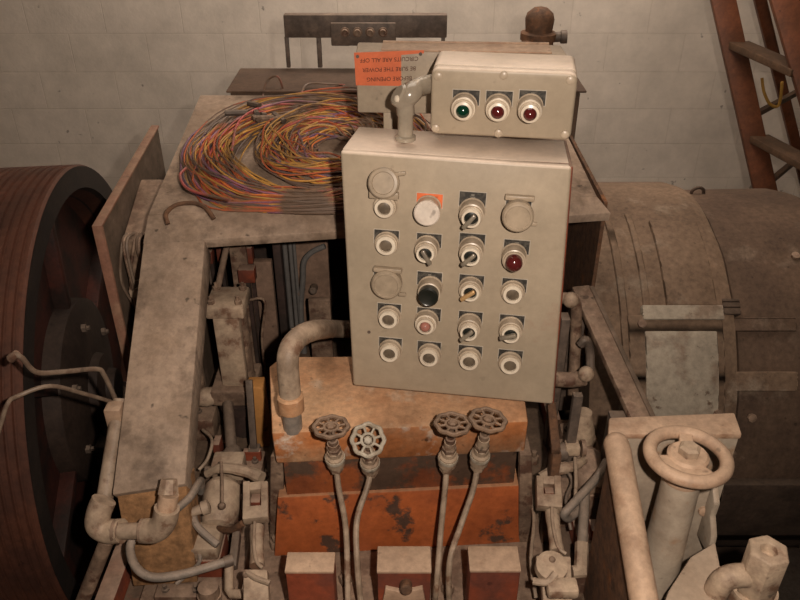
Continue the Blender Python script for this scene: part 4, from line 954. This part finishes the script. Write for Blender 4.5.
for pl, r_, m_, lab in (
    ([(212, 500, .78), (219, 515, .79), (214, 528, .78), (222, 540, .76)], .004, 'darksteel', 'thin black wire curling below the left lever housing'),
    ([(196, 545, .79), (200, 560, .78), (190, 572, .76), (176, 584, .75)], .0035, 'conduit', 'thin grey wire drooping in front of the bearing block'),
    ([(203, 430, .78), (212, 440, .79), (208, 458, .78), (199, 470, .77)], .0035, 'pipe', 'thin pale wire beside the inner edge of the long arm'),
    ([(530, 490, .80), (534, 520, .79), (531, 560, .78), (536, 598, .75)], .0035, 'pipe', 'thin pale tube running down the right end of the tank'),
    ([(566, 470, .83), (572, 482, .82), (566, 500, .81), (571, 530, .78)], .0035, 'darksteel', 'thin black wire behind the right brake linkage')):
    t = thing('loose_wire', Z(*pl[-1]), lab, 'wire', 'loose wires')
    obj('wire_run', MB().tube([Z(*p) for p in pl], r_, 8), M[m_], t)
for px, py in ((238, 590), (218, 550), (275, 540), (272, 500), (345, 575), (448, 585), (536, 575), (240, 498), (592, 500), (534, 455), (225, 445), (262, 470)):
    p = Z(px, py, .72)
    nb = obj('hex_bolt', MB().lathe((p.x, p.y, .70), zz, [(0, .012), (.016, .012), (.018, .0105), (.018, .006), (.030, .006)], 6), M['duststeel'])
    tag(nb, 'small dusty hex bolt standing on the machine bed around the orange tank', 'bolt', 'bed bolts')

# ------------------------------------------------------------------ handwheel stand (right front)
hw = thing('handwheel_stand', (.43, .86, FLOOR), 'pinkish-grey cast stand with a round handwheel on a thick column at lower right', 'handwheel stand')
pl0 = P(618, 436, Z=1.055); pl1 = P(737, 430, Z=1.055)
Yp = (pl0.y + pl1.y) / 2
xL, xR = P(609, 438, Z=1.055).x, P(738, 430, Z=1.055).x
obj('back_plate', MB().b2(xL + .014, xR, Yp - .003, Yp + .012, FLOOR, 1.052), M['greycast'], hw, .003)
tL, tR = P(609, 417, Z=1.056), P(735, 412, Z=1.056)
obj('top_lip', MB().hexa([(xL, Yp - .004, 1.044), (xR + .003, Yp - .004, 1.044), (tR.x, tR.y, 1.044), (tL.x, tL.y, 1.044)], [(xL, Yp - .004, 1.056), (xR + .003, Yp - .004, 1.056), (tR.x, tR.y, 1.056), (tL.x, tL.y, 1.056)]), M['pinkcast'], hw, .004)
ra, rb_ = P(618, 450, Z=1.042), P(646, 612, Z=.95)
obj('side_rail', MB().tube([ra + V((0, .012, .0)), ra, ra + (rb_ - ra) * .5, rb_], .0205, 18, smooth=False), M['pinkcast'], hw)
obj('side_rail_end', MB().ball(ra + V((0, .012, 0)), .0205), M['pinkcast'], hw)
obj('side_plate', MB().prism([(ra.x - .014, ra.y, ra.z - .01), (ra.x - .014, rb_.y, rb_.z - .01), (ra.x - .014, rb_.y, FLOOR), (ra.x - .014, ra.y, FLOOR)], (.012, 0, 0)), M['rusty'], hw)
wc = P(688, 456, Z=1.10)
Rw = 37 / FPX * (wc - CAM).dot(FW)
wl = obj('handwheel', MB().torus(wc, (0.02, .03, 1), Rw, Rw * .19, 48, 12), M['pinkcast'], hw)
mbw = MB()
sect = [wc + V((math.cos(t), math.sin(t), 0)) * Rw * 1.0 - zz * .006 for t in [math.radians(d) for d in range(178, 312, 8)]] + [wc + V((math.cos(t), math.sin(t), 0)) * Rw * .3 - zz * .006 for t in [math.radians(d) for d in range(310, 176, -19)]]
mbw.prism(sect, (0, 0, .008))
for an in (1.35,):
    d = V((math.cos(an), math.sin(an), 0)); mbw.bar(wc + d * Rw * .3 - zz * .003, wc + d * Rw, .020, .009)
obj('wheel_spokes', mbw, M['pinkcast'], wl, .002)
obj('wheel_hub', MB().lathe(wc - zz * .016, zz, [(0, .024), (.008, .030), (.018, .030), (.022, .026)], 28), M['pinkcast'], wl)
obj('hub_nut', MB().lathe(wc + zz * .005, zz, [(0, .016), (.012, .016), (.016, .011)], 6), M['lightsteel'], wl)
obj('column', MB().lathe((wc.x, wc.y, FLOOR), zz, [(0, .05), (.9, .036), (1.10 - FLOOR - .075, .0285), (1.10 - FLOOR - .020, .0285), (1.10 - FLOOR - .014, .022)], 32), M['greycast'], hw)
obj('column_band', MB().lathe((wc.x, wc.y, 1.056), zz, [(0, .0292), (.004, .0305), (.014, .0305), (.018, .0292)], 32), M['pinkcast'], hw)
fz = .90
obj('foot_flange', MB().prism([P(690, 556, Z=fz), P(716, 540, Z=fz), P(726, 590, Z=fz), P(722, 640, Z=fz), P(650, 640, Z=fz), P(668, 590, Z=fz)], (0, 0, -.03)), M['greycast'], hw, .006)
gx0 = xR - .012
obj('corner_gusset', MB().prism([(gx0, Yp - .002, .95), (gx0, Yp - .03, .925), (gx0, Yp - .028, .895), (gx0, Yp - .05, .87), (gx0, Yp - .055, .83), (gx0, Yp - .002, .82)], (-.012, 0, 0)), M['greycast'], hw, .004)
obj('plate_bolt', MB().lathe(P(703, 510, Y=Yp - .003), (0, -1, .2), [(-.004, .009), (.006, .009), (.008, .005)], 10), M['pinkcast'], hw)
# hex fitting in the corner
hx = thing('hex_fitting', P(758, 600, Z=FLOOR), 'pale hexagonal pipe fitting in the lower right corner', 'fitting')
ht = P(768, 553, Z=.98)
obj('hex_head', MB().lathe((ht.x, ht.y, .90), zz, [(0, .030), (.085, .0305), (.088, .028), (.088, .013), (.070, .012)], 6, ref=(.3, 1, 0)), M['lightsteel'], hx, .002)
obj('collar', MB().lathe((ht.x, ht.y, .865), zz, [(-.02, .026), (0, .034), (.015, .036), (.035, .034)], 24), M['lightsteel'], hx)
obj('side_branch', MB().tube([(ht.x - .01, ht.y, .93), (ht.x - .05, ht.y - .004, .93), (ht.x - .062, ht.y - .004, .885), (ht.x - .063, ht.y - .004, .80)], .018, 16), M['lightsteel'], hx)
obj('lower_pipe', MB().lathe((ht.x, ht.y, FLOOR), zz, [(0, .05), (.02, .05), (.021, .024), (1.06, .024)], 20), M['duststeel'], hx)

# ------------------------------------------------------------------ camera flash, plus added fill lights out of view
fillfx = thing('fill_fixture', (.3, 3.0, 2.86), 'long unseen fill lamp added to brighten the back wall', 'lamp')  # invented glowing fixture, out of view, put in to lift the wall
em = bpy.data.materials.new('fill_tube'); em.use_nodes = True
eb = em.node_tree.nodes['Principled BSDF']; eb.inputs['Emission Color'].default_value = (1, .86, .7, 1); eb.inputs['Emission Strength'].default_value = 9
obj('fill_tube', MB().cyl((-.6, 3.0, 2.88), (1.4, 3.0, 2.88), .03), em, fillfx)
obj('fill_housing', MB().b2(-.65, 1.45, 2.93, 3.07, 2.915, 3.0), M['lightsteel'], fillfx, .005)

def light(name, kind, loc, energy, color, size=.1, aim=None):
    ld_ = bpy.data.lights.new(name, kind); ld_.energy = energy; ld_.color = color
    if kind == 'AREA': ld_.size = size
    if kind in ('POINT', 'SPOT'): ld_.shadow_soft_size = size
    o = bpy.data.objects.new(name, ld_); COL.objects.link(o); o.location = loc
    if aim is not None: o.rotation_euler = (V(aim) - V(loc)).to_track_quat('-Z', 'Y').to_euler()
    return o
fl = CAM + RT * .085 + UP * .04 - FW * .01
fs = light('camera_flash', 'SPOT', fl, 66, (1, .85, .72), .012, fl + FW)
fs.data.spot_size = math.radians(110); fs.data.spot_blend = .8
light('overhead_fill', 'AREA', (.1, 2.0, 2.84), 12, (1, .86, .73), 1.2, (.1, 2.2, 0))  # added soft fill from above, not a known lamp
light('wall_fill', 'AREA', (.3, 2.6, 2.75), 50, (1, .87, .76), 1.2, (.3, 4.15, 1.6))  # added fill aimed at the back wall to brighten it, no real source

w = bpy.data.worlds.new('room'); scene.world = w; w.use_nodes = True
w.node_tree.nodes['Background'].inputs[0].default_value = (.9, .8, .7, 1); w.node_tree.nodes['Background'].inputs[1].default_value = .02

cam = bpy.data.cameras.new('camera'); co = bpy.data.objects.new('camera', cam); COL.objects.link(co)
co.location = CAM; co.rotation_euler = (PI / 2 - TH, 0, 0)
cam.sensor_width = 36; cam.lens = 36 * FPX / 800; cam.clip_start = .01
scene.camera = co
vs = scene.view_settings
vs.view_transform = 'Standard'; vs.look = 'None'; vs.gamma = 1; vs.exposure = 0; vs.use_curve_mapping = False
